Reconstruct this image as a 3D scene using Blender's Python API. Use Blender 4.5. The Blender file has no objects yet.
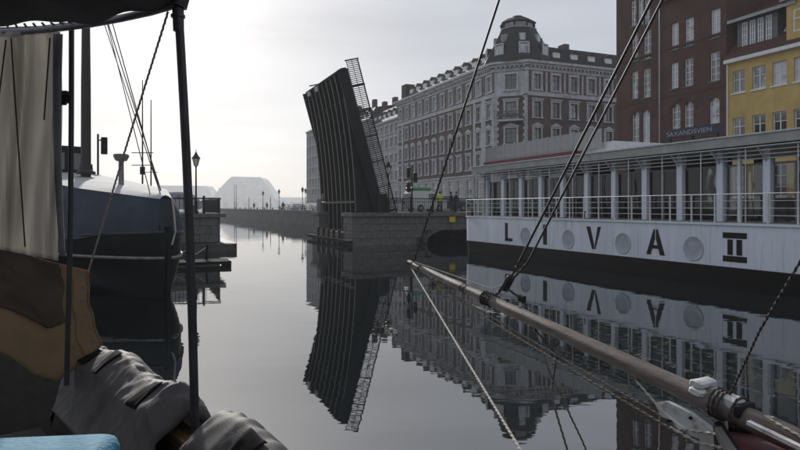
import bpy, math, random
from mathutils import Vector, Matrix, noise

# ------------------------------------------------------------------ camera, sky, sun, exposure
SC = bpy.context.scene
COL = SC.collection
FPX, HX, HY, CAMZ = 620.0, 400.0, 207.0, 3.0           # focal length and horizon in pixels of the 800 px photograph
cam = bpy.data.cameras.new('camera'); cam_o = bpy.data.objects.new('camera', cam); COL.objects.link(cam_o)
cam_o.location = (0, 0, CAMZ); cam_o.rotation_euler = (math.radians(90), 0, 0)
cam.sensor_width = 36; cam.lens = 36 * FPX / 800; cam.shift_y = (HY - 225) / 800
cam.clip_start = 0.05; cam.clip_end = 5000
SC.camera = cam_o

SUN_AZ, SUN_EL = math.radians(-21), math.radians(24)     # azimuth from +Y towards +X
world = bpy.data.worlds.new('World'); SC.world = world; world.use_nodes = True
wn, wl = world.node_tree.nodes, world.node_tree.links
wn.clear()
wout = wn.new('ShaderNodeOutputWorld'); bg = wn.new('ShaderNodeBackground')
sky = wn.new('ShaderNodeTexSky'); sky.sky_type = 'NISHITA'; sky.sun_disc = False
sky.sun_elevation = SUN_EL; sky.sun_rotation = SUN_AZ
sky.air_density = 1.0; sky.dust_density = 1.5; sky.ozone_density = 1.0; sky.altitude = 0
hsv = wn.new('ShaderNodeHueSaturation'); hsv.inputs['Saturation'].default_value = 0.5   # thin veil of cloud
wtc = wn.new('ShaderNodeTexCoord'); wmp = wn.new('ShaderNodeMapping'); wmp.inputs['Scale'].default_value = (1.0, 1.0, 6.0)
wno = wn.new('ShaderNodeTexNoise'); wno.inputs['Scale'].default_value = 2.2; wno.inputs['Detail'].default_value = 6; wno.inputs['Roughness'].default_value = 0.55
wmr = wn.new('ShaderNodeMapRange'); wmr.inputs[1].default_value = 0.3; wmr.inputs[2].default_value = 0.75
wmr.inputs[3].default_value = 0.88; wmr.inputs[4].default_value = 1.10
wmx = wn.new('ShaderNodeMix'); wmx.data_type = 'RGBA'; wmx.blend_type = 'MULTIPLY'; wmx.inputs[0].default_value = 1.0
wl.new(sky.outputs[0], hsv.inputs['Color']); wl.new(wtc.outputs['Generated'], wmp.inputs[0]); wl.new(wmp.outputs[0], wno.inputs['Vector'])
veil = wn.new('ShaderNodeMix'); veil.data_type = 'RGBA'; veil.inputs[0].default_value = 0.73; veil.inputs[7].default_value = (5.6,5.95,6.75,1)   # even cloud sheet
wl.new(hsv.outputs[0], veil.inputs[6])
wl.new(wno.outputs[0], wmr.inputs[0]); wl.new(veil.outputs[2], wmx.inputs[6]); wl.new(wmr.outputs[0], wmx.inputs[7])
wl.new(wmx.outputs[2], bg.inputs[0]); wl.new(bg.outputs[0], wout.inputs[0])
bg.inputs[1].default_value = 0.085

sun = bpy.data.lights.new('sun', 'SUN'); sun_o = bpy.data.objects.new('sun', sun); COL.objects.link(sun_o)
sun.energy = 3.6; sun.angle = math.radians(2.0); sun.color = (1.0, 0.96, 0.90)
sdir = Vector((math.sin(SUN_AZ) * math.cos(SUN_EL), math.cos(SUN_AZ) * math.cos(SUN_EL), math.sin(SUN_EL)))
sun_o.location = sdir * 60; sun_o.rotation_euler = sdir.to_track_quat('Z', 'Y').to_euler()
SC.view_settings.view_transform = 'Standard'; SC.view_settings.look = 'None'
SC.view_settings.exposure = 0.15; SC.view_settings.gamma = 1.0
SC.render.engine = 'CYCLES'
SC.cycles.use_denoising = True
SC.cycles.max_bounces = 8; SC.cycles.volume_bounces = 1; SC.cycles.transparent_max_bounces = 12
SC.cycles.caustics_reflective = False; SC.cycles.caustics_refractive = False

# ------------------------------------------------------------------ frames and helpers
TH = math.radians(22.8)                                   # the canal runs up-left: local x = across (p), local y = along (s)
CT, ST = math.cos(TH), math.sin(TH)
THB = math.radians(41.3)                                  # heading of the near boat
def CF(p, s, z=0.0): return Vector((p * CT - s * ST, p * ST + s * CT, z))
def BF(x, y, z=0.0): return Vector((x * math.cos(THB) - y * math.sin(THB), x * math.sin(THB) + y * math.cos(THB), z))
def W(x, y, Y): return Vector(((x - HX) / FPX * Y, Y, CAMZ - (y - HY) / FPX * Y))
def on_p(x, p):                                            # s and depth of pixel column x on the plane p
    k = (x - HX) / FPX; Y = p / (CT * k + ST); return CT * Y - ST * k * Y, Y
def on_s(x, s):
    k = (x - HX) / FPX; Y = s / (CT - ST * k); return CT * k * Y + ST * Y, Y
def zpx(y, Y): return CAMZ - (y - HY) / FPX * Y
R = random.Random(7)

class MB:
    def __init__(self): self.v = []; self.f = []
    def add(self, vs, fs):
        o = len(self.v); self.v += [tuple(v) for v in vs]; self.f += [tuple(i + o for i in f) for f in fs]; return self
    def box(self, x0, x1, y0, y1, z0, z1):
        return self.add([(x0,y0,z0),(x1,y0,z0),(x1,y1,z0),(x0,y1,z0),(x0,y0,z1),(x1,y0,z1),(x1,y1,z1),(x0,y1,z1)],
                        [(0,3,2,1),(4,5,6,7),(0,1,5,4),(1,2,6,5),(2,3,7,6),(3,0,4,7)])
    def cbox(self, x0, x1, y0, y1, z0, z1, c):              # box with chamfered vertical and top edges
        a = [(x0+c,y0),(x1-c,y0),(x1,y0+c),(x1,y1-c),(x1-c,y1),(x0+c,y1),(x0,y1-c),(x0,y0+c)]
        cx, cy = (x0+x1)/2, (y0+y1)/2
        def ring(z, d): return [(x + (d if x < cx else -d), y + (d if y < cy else -d), z) for x, y in a]
        return self.loft([ring(z0, c), ring(z0+c, 0), ring(z1-c, 0), ring(z1, c)], True, True)
    def obox(self, o, ex, ey, ez):                          # box from a corner and three edge vectors
        o, ex, ey, ez = Vector(o), Vector(ex), Vector(ey), Vector(ez)
        return self.add([o,o+ex,o+ex+ey,o+ey,o+ez,o+ex+ez,o+ex+ey+ez,o+ey+ez],
                        [(0,3,2,1),(4,5,6,7),(0,1,5,4),(1,2,6,5),(2,3,7,6),(3,0,4,7)])
    def beam(self, a, b, w, h=None, up=(0,0,1)):
        a, b = Vector(a), Vector(b); h = h or w; d = (b - a).normalized(); u = Vector(up)
        if abs(d.dot(u)) > 0.98: u = Vector((1,0,0))
        s = d.cross(u).normalized() * w; t = s.cross(d).normalized() * h
        return self.obox(a - s/2 - t/2, s, t, b - a)
    def loft(self, rings, cap=False, close=True, cap1=None):
        n = len(rings[0]); vs = [p for r in rings for p in r]; fs = []
        for i in range(len(rings) - 1):
            for j in range(n if close else n - 1):
                k = (j + 1) % n; fs.append((i*n+j, i*n+k, (i+1)*n+k, (i+1)*n+j))
        if cap: fs.append(tuple(range(n - 1, -1, -1)))
        if cap or cap1: m = (len(rings)-1)*n; fs.append(tuple(range(m, m + n)))
        return self.add(vs, fs)
    def prism(self, poly, z0, z1):
        return self.loft([[(x,y,z0) for x,y in poly], [(x,y,z1) for x,y in poly]], True)
    def prism3(self, pts, ext):                              # planar polygon pushed along a vector
        e = Vector(ext); a = [Vector(p) for p in pts]
        return self.loft([a, [p + e for p in a]], True)
    def lathe(self, prof, n=12, c=(0,0,0)):
        return self.loft([[(c[0]+r*math.cos(2*math.pi*k/n), c[1]+r*math.sin(2*math.pi*k/n), c[2]+z) for k in range(n)] for r, z in prof], True)
    def tube(self, pts, r, n=8, twist=0.0, lobes=0):
        pts = [Vector(p) for p in pts]; m = len(pts); rr = r if isinstance(r, (list, tuple)) else [r] * m
        rings = []; acc = 0.0; up = None
        for i, p in enumerate(pts):
            d = (pts[min(i+1,m-1)] - pts[max(i-1,0)]).normalized()
            if up is None: up = Vector((0,0,1)) if abs(d.z) < 0.9 else Vector((1,0,0))
            s = d.cross(up).normalized(); t = s.cross(d).normalized(); up = t
            if i: acc += (p - pts[i-1]).length * twist
            ring = []
            for k in range(n):
                a = 2*math.pi*k/n + acc
                q = rr[i] * (1 + (0.22*math.cos(lobes*2*math.pi*k/n) if lobes else 0))
                ring.append(p + s*math.cos(a)*q + t*math.sin(a)*q)
            rings.append(ring)
        return self.loft(rings, True)
    def build(self, name, mat, parent=None, smooth=False, loc=None, rotz=None):
        me = bpy.data.meshes.new(name); me.from_pydata(self.v, [], self.f); me.update()
        return link(name, me, mat, parent, smooth, loc, rotz)

def link(name, me, mat, parent=None, smooth=False, loc=None, rotz=None):
    if mat is not None and not me.materials: me.materials.append(mat)
    if smooth:
        me.polygons.foreach_set('use_smooth', [True] * len(me.polygons))
        try: me.set_sharp_from_angle(angle=math.radians(45))
        except Exception: pass
    o = bpy.data.objects.new(name, me); COL.objects.link(o)
    if parent: o.parent = parent
    if loc is not None: o.location = loc
    if rotz is not None: o.rotation_euler = (0, 0, rotz)
    return o
def tag(o, label=None, cat=None, group=None, kind=None):
    for k, v in (('label', label), ('category', cat), ('group', group), ('kind', kind)):
        if v: o[k] = v
    return o
def thing(name, label, cat, loc=(0,0,0), rotz=0.0, group=None):
    o = bpy.data.objects.new(name, None); COL.objects.link(o); o.location = loc; o.rotation_euler = (0,0,rotz)
    o.empty_display_size = 0.3
    return tag(o, label, cat, group)
def sag(a, b, n=12, s=0.0):
    a, b = Vector(a), Vector(b)
    return [a.lerp(b, i/n) - Vector((0,0,s*4*(i/n)*(1-i/n))) for i in range(n+1)]
def rope_pts(pts, step=0.03):
    out = []; pts = [Vector(p) for p in pts]
    for a, b in zip(pts, pts[1:]):
        k = max(1, int((b-a).length/step))
        out += [a.lerp(b, i/k) for i in range(k)]
    return out + [pts[-1]]
def rope(name, pts, r, mat, parent=None, label=None, cat=None, group=None, fine=True):
    m = MB()
    if fine: m.tube(rope_pts(pts, r*2.2), r, 9, 0.55/r*0.6, 3)
    else: m.tube(pts, r, 6)
    o = m.build(name, mat, parent, True)
    return tag(o, label, cat, group)

# ------------------------------------------------------------------ materials
MATS = {}
def mat(name, col, rough=0.7, var=0.25, scale=3.0, bump=0.0, bscale=40.0, metal=0.0, spec=0.5, col2=None, detail=5, trans=0.0, stretch=None, coords='Object', emit=None):
    if name in MATS: return MATS[name]
    m = bpy.data.materials.new(name); m.use_nodes = True; nt = m.node_tree; N, L = nt.nodes, nt.links
    b = N['Principled BSDF']; out = N['Material Output']
    tc = N.new('ShaderNodeTexCoord'); src = tc.outputs[coords]
    if stretch:
        mp = N.new('ShaderNodeMapping'); mp.inputs['Scale'].default_value = stretch; L.new(src, mp.inputs[0]); src = mp.outputs[0]
    no = N.new('ShaderNodeTexNoise'); no.inputs['Scale'].default_value = scale; no.inputs['Detail'].default_value = detail; no.inputs['Roughness'].default_value = 0.6
    L.new(src, no.inputs['Vector'])
    mr = N.new('ShaderNodeMapRange'); mr.inputs[1].default_value = 0.3; mr.inputs[2].default_value = 0.7; L.new(no.outputs[0], mr.inputs[0])
    mx = N.new('ShaderNodeMix'); mx.data_type = 'RGBA'
    c2 = col2 if col2 else tuple(c * (1 + var) for c in col); c1 = col if col2 else tuple(c * (1 - var) for c in col)
    mx.inputs[6].default_value = (*c1, 1); mx.inputs[7].default_value = (*c2, 1); L.new(mr.outputs[0], mx.inputs[0])
    L.new(mx.outputs[2], b.inputs['Base Color'])
    b.inputs['Roughness'].default_value = rough; b.inputs['Metallic'].default_value = metal; b.inputs['Specular IOR Level'].default_value = spec
    if bump:
        n2 = N.new('ShaderNodeTexNoise'); n2.inputs['Scale'].default_value = bscale; n2.inputs['Detail'].default_value = 4; L.new(src, n2.inputs['Vector'])
        bp = N.new('ShaderNodeBump'); bp.inputs['Strength'].default_value = bump; bp.inputs['Distance'].default_value = 0.02
        L.new(n2.outputs[0], bp.inputs['Height']); L.new(bp.outputs[0], b.inputs['Normal'])
    if emit: b.inputs['Emission Color'].default_value = (*emit[0], 1); b.inputs['Emission Strength'].default_value = emit[1]
    if trans:
        t = N.new('ShaderNodeBsdfTranslucent'); ms = N.new('ShaderNodeMixShader'); ms.inputs[0].default_value = trans
        L.new(mx.outputs[2], t.inputs[0]); L.new(b.outputs[0], ms.inputs[1]); L.new(t.outputs[0], ms.inputs[2]); L.new(ms.outputs[0], out.inputs[0])
    MATS[name] = m; return m
def brickmat(name, c1, c2, mortar, bw, bh, rough=0.85, axis='y', msize=0.012, var=0.3):
    if name in MATS: return MATS[name]
    m = mat(name, c1, rough, var); nt = m.node_tree; N, L = nt.nodes, nt.links; b = N['Principled BSDF']
    tc = N.new('ShaderNodeTexCoord'); sx = N.new('ShaderNodeSeparateXYZ'); L.new(tc.outputs['Object'], sx.inputs[0])
    ad = N.new('ShaderNodeMath'); ad.operation = 'ADD'; L.new(sx.outputs[0], ad.inputs[0]); L.new(sx.outputs[1], ad.inputs[1])
    cx = N.new('ShaderNodeCombineXYZ'); L.new(ad.outputs[0], cx.inputs[0]); L.new(sx.outputs[2], cx.inputs[1])
    br = N.new('ShaderNodeTexBrick'); br.inputs['Scale'].default_value = 1.0
    br.inputs['Brick Width'].default_value = bw; br.inputs['Row Height'].default_value = bh; br.inputs['Mortar Size'].default_value = msize
    br.inputs['Color1'].default_value = (*c1, 1); br.inputs['Color2'].default_value = (*c2, 1); br.inputs['Mortar'].default_value = (*mortar, 1)
    L.new(cx.outputs[0], br.inputs['Vector'])
    no = N.new('ShaderNodeTexNoise'); no.inputs['Scale'].default_value = 0.6; no.inputs['Detail'].default_value = 8; L.new(tc.outputs['Object'], no.inputs['Vector'])
    mr = N.new('ShaderNodeMapRange'); mr.inputs[1].default_value = 0.3; mr.inputs[2].default_value = 0.7; mr.inputs[3].default_value = 0.65; mr.inputs[4].default_value = 1.2
    L.new(no.outputs[0], mr.inputs[0])
    mx = N.new('ShaderNodeMix'); mx.data_type = 'RGBA'; mx.blend_type = 'MULTIPLY'; mx.inputs[0].default_value = 1
    L.new(br.outputs[0], mx.inputs[6]); L.new(mr.outputs[0], mx.inputs[7]); L.new(mx.outputs[2], b.inputs['Base Color'])
    bp = N.new('ShaderNodeBump'); bp.inputs['Strength'].default_value = 0.4; bp.inputs['Distance'].default_value = 0.01; bp.invert = True
    L.new(br.outputs['Fac'], bp.inputs['Height']); L.new(bp.outputs[0], b.inputs['Normal'])
    return m
def stained(m, col, sc, lo, hi, amt, scale=1.0):
    N, L = m.node_tree.nodes, m.node_tree.links; b = N['Principled BSDF']; src = b.inputs['Base Color'].links[0].from_socket
    tc = N.new('ShaderNodeTexCoord'); mp = N.new('ShaderNodeMapping'); mp.inputs['Scale'].default_value = sc; L.new(tc.outputs['Object'], mp.inputs[0])
    no = N.new('ShaderNodeTexNoise'); no.inputs['Scale'].default_value = scale; no.inputs['Detail'].default_value = 7; no.inputs['Roughness'].default_value = 0.65; L.new(mp.outputs[0], no.inputs['Vector'])
    mr = N.new('ShaderNodeMapRange'); mr.inputs[1].default_value = lo; mr.inputs[2].default_value = hi; mr.inputs[4].default_value = amt; L.new(no.outputs[0], mr.inputs[0])
    mx = N.new('ShaderNodeMix'); mx.data_type = 'RGBA'; L.new(mr.outputs[0], mx.inputs[0]); L.new(src, mx.inputs[6]); mx.inputs[7].default_value = (*col,1); L.new(mx.outputs[2], b.inputs['Base Color'])
    return m
def glassmat(name, dark, pale, share, ior=1.9, rough=0.04):
    if name in MATS: return MATS[name]
    m = bpy.data.materials.new(name); m.use_nodes = True; N, L = m.node_tree.nodes, m.node_tree.links; b = N['Principled BSDF']
    oi = N.new('ShaderNodeObjectInfo'); n4 = N.new('ShaderNodeTexNoise'); n4.noise_dimensions = '4D'; n4.inputs['Scale'].default_value = 1.6; n4.inputs['Detail'].default_value = 1.5
    t4 = N.new('ShaderNodeTexCoord'); L.new(t4.outputs['Object'], n4.inputs['Vector']); mw = N.new('ShaderNodeMath'); mw.operation = 'MULTIPLY'; mw.inputs[1].default_value = 60; L.new(oi.outputs['Random'], mw.inputs[0]); L.new(mw.outputs[0], n4.inputs['W'])
    ma = N.new('ShaderNodeMath'); ma.operation = 'MULTIPLY_ADD'; ma.inputs[1].default_value = 1.6; ma.inputs[2].default_value = -0.8; L.new(n4.outputs[0], ma.inputs[0]); ms4 = N.new('ShaderNodeMath'); ms4.operation = 'ADD'; L.new(ma.outputs[0], ms4.inputs[0]); L.new(oi.outputs['Random'], ms4.inputs[1])
    cr = N.new('ShaderNodeValToRGB'); e = cr.color_ramp.elements
    e[0].position = share; e[0].color = (*dark, 1); e[1].position = min(1, share + 0.35); e[1].color = (*pale, 1)
    L.new(ms4.outputs[0], cr.inputs[0]); L.new(cr.outputs[0], b.inputs['Base Color'])
    b.inputs['Roughness'].default_value = rough; b.inputs['IOR'].default_value = ior
    no = N.new('ShaderNodeTexNoise'); no.inputs['Scale'].default_value = 1.3; tc = N.new('ShaderNodeTexCoord'); L.new(tc.outputs['Object'], no.inputs['Vector'])
    bp = N.new('ShaderNodeBump'); bp.inputs['Strength'].default_value = 0.25; bp.inputs['Distance'].default_value = 0.02
    L.new(no.outputs[0], bp.inputs['Height']); L.new(bp.outputs[0], b.inputs['Normal'])
    MATS[name] = m; return m

stone   = mat('pale_stone', (0.52,0.525,0.55), 0.85, 0.22, 1.2, 0.3, 14)
stone2  = mat('grey_render', (0.38,0.385,0.40), 0.85, 0.18, 0.8, 0.2, 14)
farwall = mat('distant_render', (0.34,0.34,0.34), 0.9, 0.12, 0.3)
cbrick  = brickmat('corner_brick', (0.115,0.062,0.055), (0.085,0.05,0.048), (0.16,0.13,0.12), 0.24, 0.075)
wbrick  = brickmat('warehouse_brick', (0.105,0.034,0.024), (0.07,0.026,0.02), (0.10,0.06,0.05), 0.24, 0.075)
yellow  = mat('yellow_render', (0.56,0.40,0.145), 0.85, 0.16, 0.9, 0.15, 20)
slate   = mat('slate_roof', (0.026,0.028,0.034), 0.7, 0.35, 3.0, 0.4, 6, spec=0.25, stretch=(1,1,4))
tile    = mat('dark_red_tile', (0.06,0.022,0.018), 0.75, 0.35, 4.0, 0.6, 9, stretch=(1,1,3))
whitep  = mat('white_window_paint', (0.75,0.76,0.76), 0.5, 0.1)
darkfr  = mat('dark_window_paint', (0.10,0.11,0.12), 0.5, 0.2)
glass   = glassmat('window_glass', (0.02,0.024,0.03), (0.16,0.17,0.18), 0.45)
glassw  = glassmat('curtained_glass', (0.05,0.055,0.065), (0.44,0.47,0.52), 0.32, 2.1)
glassd  = glassmat('deckhouse_glass', (0.012,0.014,0.016), (0.03,0.032,0.035), 0.5, 1.45)
def clearglass(name, tint, refl):
    m = bpy.data.materials.new(name); m.use_nodes = True; N, L = m.node_tree.nodes, m.node_tree.links; N.clear()
    o = N.new('ShaderNodeOutputMaterial'); a = N.new('ShaderNodeBsdfTransparent'); a.inputs[0].default_value = (*tint,1); g = N.new('ShaderNodeBsdfGlossy'); g.inputs['Roughness'].default_value = 0.02
    f = N.new('ShaderNodeFresnel'); f.inputs[0].default_value = refl; x = N.new('ShaderNodeMixShader')
    n = N.new('ShaderNodeTexNoise'); n.inputs['Scale'].default_value = 0.7; tc = N.new('ShaderNodeTexCoord'); L.new(tc.outputs['Object'], n.inputs['Vector'])
    bp = N.new('ShaderNodeBump'); bp.inputs['Strength'].default_value = 0.3; bp.inputs['Distance'].default_value = 0.02; L.new(n.outputs[0], bp.inputs['Height']); L.new(bp.outputs[0], g.inputs['Normal'])
    L.new(f.outputs[0], x.inputs[0]); L.new(a.outputs[0], x.inputs[1]); L.new(g.outputs[0], x.inputs[2]); L.new(x.outputs[0], o.inputs[0]); return m
shipgl  = clearglass('ship_glazing', (0.72,0.75,0.76), 1.55)
granite = mat('granite', (0.125,0.122,0.12), 0.8, 0.35, 2.0, 0.5, 18)
granited= mat('wet_granite', (0.06,0.06,0.06), 0.7, 0.4, 1.6, 0.5, 12)
quaym   = brickmat('quay_stone', (0.09,0.088,0.086), (0.06,0.06,0.06), (0.05,0.05,0.05), 1.4, 0.5, 0.8, 'y', 0.03)
cobble  = mat('cobble', (0.15,0.145,0.14), 0.85, 0.3, 5.0, 0.5, 9)
asphalt = mat('asphalt', (0.055,0.055,0.057), 0.85, 0.25, 2.0, 0.3, 40)
steel   = mat('bridge_paint', (0.006,0.009,0.013), 0.6, 0.4, 1.5, 0.15, 20, spec=0.2)
steel2  = mat('bridge_flange', (0.02,0.024,0.03), 0.5, 0.4, 1.5)
iron    = mat('black_iron', (0.010,0.011,0.013), 0.55, 0.3, spec=0.25)
headw   = mat('lamp_lens', (0.6,0.62,0.66), 0.2, 0.05)
lampgl  = mat('lantern_glass', (0.75,0.74,0.70), 0.3, 0.05, trans=0.5)
wpaint  = mat('ship_white', (0.70,0.75,0.83), 0.42, 0.10, 0.9, 0.06, 3.0, stretch=(1,1,0.25))
stained(wpaint, (0.20,0.16,0.12), (1,6,0.30), 0.54, 0.78, 0.65)
stained(stone, (0.11,0.105,0.10), (1.5,1.5,0.25), 0.50, 0.75, 0.6)
stained(yellow, (0.20,0.13,0.05), (1.5,1.5,0.3), 0.55, 0.8, 0.5)
bpaint  = mat('ship_black', (0.0035,0.0035,0.0045), 0.5, 0.4, 1.5, 0.2, 5, spec=0.15, stretch=(1,3,0.4))
lpaint  = mat('ship_lettering', (0.004,0.004,0.005), 0.5, 0.2, spec=0.2)
dishm   = mat('porthole_grey', (0.40,0.43,0.48), 0.5, 0.12)
railm   = mat('pale_rail_paint', (0.58,0.59,0.60), 0.45, 0.15, 2.0)
greym   = mat('grey_metal', (0.33,0.34,0.35), 0.45, 0.15, 2.0)
fascia  = mat('fascia_olive', (0.33,0.34,0.33), 0.6, 0.2, 1.5)
slatm   = mat('awning_slats', (0.55,0.56,0.57), 0.5, 0.15)
redcv   = mat('red_canvas', (0.12,0.03,0.036), 0.8, 0.2)
panel   = mat('balustrade_panel', (0.36,0.37,0.38), 0.35, 0.1, trans=0.25)
teak    = mat('grey_deck', (0.22,0.21,0.19), 0.8, 0.2, 6, stretch=(8,1,1))
inter   = mat('dark_interior', (0.03,0.028,0.026), 0.8, 0.4)
hullblk = mat('boat_black', (0.005,0.006,0.009), 0.42, 0.4, 1.5, 0.15, 6, spec=0.3)
bluecv  = mat('blue_canvas', (0.042,0.055,0.08), 0.8, 0.25, 1.3, 0.35, 7, trans=0.12)
sunlitcv  = mat('sunlit_canvas', (0.42,0.42,0.42), 0.85, 0.15, 1.2, 0.3, 8)  # top of the blue cover, sunlight put into the colour
strake  = mat('worn_strake', (0.22,0.20,0.17), 0.6, 0.4, 5)
spar    = mat('dark_spar', (0.022,0.019,0.018), 0.5, 0.4, 6, 0.2, 20, stretch=(6,6,0.6))
wood    = mat('bowsprit_wood', (0.075,0.045,0.034), 0.5, 0.5, 3.0, 0.3, 22, col2=(0.19,0.16,0.14), stretch=(1,6,6))
woodin  = mat('hold_wood', (0.018,0.014,0.011), 0.8, 0.5, 4, 0.08, 10, stretch=(6,1,6))
oak     = mat('oak_edge', (0.20,0.12,0.055), 0.6, 0.35, 6, 0.2, 20, stretch=(8,1,8))
peel    = mat('peeling_white', (0.52,0.52,0.50), 0.6, 0.0, 7.0, 0.5, 12, col2=(0.66,0.67,0.68))
stained(peel, (0.13,0.10,0.075), (1,1,1), 0.5, 0.72, 0.75, 9.0)
stained(wood, (0.03,0.018,0.014), (0.5,6,6), 0.5, 0.75, 0.7, 1.2)
redhull = mat('oxblood_hull', (0.11,0.022,0.03), 0.55, 0.4, 3, 0.2, 12)
ropem   = mat('rope', (0.17,0.14,0.11), 0.9, 0.4, 30)
ropel   = mat('pale_rope', (0.42,0.39,0.34), 0.9, 0.3, 30)
wire    = mat('tarred_wire', (0.02,0.02,0.021), 0.6, 0.3)
roped   = mat('dark_rope', (0.05,0.043,0.037), 0.85, 0.5, 40)
canopym = mat('canopy_cloth', (0.15,0.155,0.165), 0.9, 0.35, 2.5, 0.5, 6, trans=0.22)
curtm   = mat('grey_curtain', (0.50,0.48,0.45), 0.9, 0.14, 2.0, 0.3, 7, trans=0.6, stretch=(3,3,0.5))
tanm    = mat('tan_tarpaulin', (0.25,0.19,0.12), 0.9, 0.2, 2.5, 0.35, 8, trans=0.45)
tarpm   = mat('grey_tarpaulin', (0.075,0.070,0.070), 0.68, 0.3, 6.0, 0.15, 160, spec=0.4)
strapm  = mat('black_strap', (0.012,0.012,0.013), 0.9, 0.3, spec=0.1)
polem   = mat('dark_pole', (0.022,0.022,0.024), 0.45, 0.4, 8)
rodm    = mat('grey_rod', (0.16,0.16,0.165), 0.45, 0.3, 8)
cushm   = mat('blue_cushion', (0.035,0.20,0.32), 0.8, 0.15, 6, 0.35, 60)
boardm  = mat('pale_board', (0.34,0.33,0.32), 0.6, 0.2, 4)
rubber  = mat('tyre', (0.02,0.02,0.02), 0.85, 0.2)
skin    = mat('skin', (0.42,0.26,0.19), 0.6, 0.1)
hivis   = mat('hi_vis', (0.48,0.62,0.04), 0.7, 0.1)
darkcl  = mat('dark_cloth', (0.02,0.022,0.028), 0.85, 0.3)
navycl  = mat('navy_cloth', (0.03,0.035,0.06), 0.85, 0.3)
greenp  = mat('green_paint', (0.07,0.30,0.15), 0.5, 0.15)
vanw    = mat('van_white', (0.62,0.63,0.64), 0.35, 0.05)
cargrey = mat('car_silver', (0.36,0.37,0.39), 0.3, 0.05, metal=0.3)
carblue = mat('car_blue', (0.04,0.06,0.11), 0.3, 0.05)
yellowp = mat('yellow_plate', (0.62,0.44,0.03), 0.5, 0.1)
bluesign= mat('blue_sign', (0.016,0.018,0.045), 0.5, 0.2)
whsign  = mat('sign_letters', (0.34,0.36,0.42), 0.5, 0.05)
verdigr = mat('balcony_iron', (0.07,0.10,0.095), 0.6, 0.3)
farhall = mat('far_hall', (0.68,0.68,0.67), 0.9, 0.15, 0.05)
fartree = mat('far_foliage', (0.06,0.07,0.05), 0.9, 0.3, 0.2)

def watermat():
    m = bpy.data.materials.new('canal_water'); m.use_nodes = True; N, L = m.node_tree.nodes, m.node_tree.links; b = N['Principled BSDF']
    b.inputs['Base Color'].default_value = (0.006,0.009,0.010,1); b.inputs['Roughness'].default_value = 0.015; b.inputs['IOR'].default_value = 3.1
    tc = N.new('ShaderNodeTexCoord')
    def layer(scale, rot, sc, det):
        mp = N.new('ShaderNodeMapping'); mp.inputs['Scale'].default_value = scale; mp.inputs['Rotation'].default_value = (0,0,rot)
        n = N.new('ShaderNodeTexNoise'); n.inputs['Scale'].default_value = sc; n.inputs['Detail'].default_value = det; n.inputs['Roughness'].default_value = 0.5
        L.new(tc.outputs['Object'], mp.inputs[0]); L.new(mp.outputs[0], n.inputs['Vector']); return n.outputs[0]
    a = layer((0.55,1.5,1), math.radians(-8), 0.9, 2.0); c = layer((0.7,2.2,1), math.radians(14), 3.2, 1.0); patch = layer((0.5,1,1), 0.3, 0.09, 3)
    pr = N.new('ShaderNodeMapRange'); pr.inputs[1].default_value = 0.4; pr.inputs[2].default_value = 0.68; pr.inputs[3].default_value = 0.25; pr.inputs[4].default_value = 1.0
    L.new(patch, pr.inputs[0])
    mu = N.new('ShaderNodeMath'); mu.operation = 'MULTIPLY'; L.new(c, mu.inputs[0]); mu.inputs[1].default_value = 0.10
    ad = N.new('ShaderNodeMath'); ad.operation = 'ADD'; L.new(a, ad.inputs[0]); L.new(mu.outputs[0], ad.inputs[1])
    m2 = N.new('ShaderNodeMath'); m2.operation = 'MULTIPLY'; L.new(ad.outputs[0], m2.inputs[0]); L.new(pr.outputs[0], m2.inputs[1])
    bp = N.new('ShaderNodeBump'); bp.inputs['Strength'].default_value = 1.0; bp.inputs['Distance'].default_value = 0.0075
    L.new(m2.outputs[0], bp.inputs['Height']); L.new(bp.outputs[0], b.inputs['Normal'])
    return m
water = watermat()

# ------------------------------------------------------------------ setting: water, quays, far shore
def struct(mb, name, m, smooth=False): return tag(mb.build(name, m, None, smooth), kind='structure')
struct(MB().add([(-1180,-80,0),(880,-80,0),(880,1680,0),(-1180,1680,0)], [(0,1,2,3)]), 'water', water)
def cprism(mb, pts, z0, z1):
    return mb.prism([tuple(CF(p, s).xy) for p, s in pts], z0, z1)
GR = 2.3
# north quay: nearer basin, bridge head, outer quay
m = MB(); cprism(m, [(27.5,-70),(150,-70),(150,230),(24.5,230),(24.5,58),(27.5,58)], -3.0, GR); struct(m, 'quay_north', quaym)
m = MB(); cprism(m, [(27.5,-70),(28.1,-70),(28.1,45.2),(27.5,45.2)], GR+0.004, GR+0.16); struct(m, 'kerb_north', granite)
m = MB(); cprism(m, [(24.5,58),(25.1,58),(25.1,230),(24.5,230)], GR+0.004, GR+0.22); struct(m, 'kerb_outer', granite)
m = MB(); cprism(m, [(33,-70),(41,-70),(41,60),(33,60)], GR+0.002, GR+0.006); struct(m, 'road', asphalt)
m = MB(); cprism(m, [(-70,-70),(-6.5,-70),(-6.5,57),(-9,57),(-9,120),(-70,120)], -3.0, 2.1); struct(m, 'quay_south', quaym)
m = MB(); cprism(m, [(41.5,-70),(43.95,-70),(43.95,64),(41.5,64)], GR+0.006, GR+0.14); struct(m, 'pavement', cobble)
# far shore across the harbour
m = MB(); m.box(-1100,600,1430,1670,-2,2.0); struct(m, 'far_shore', cobble)

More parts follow.
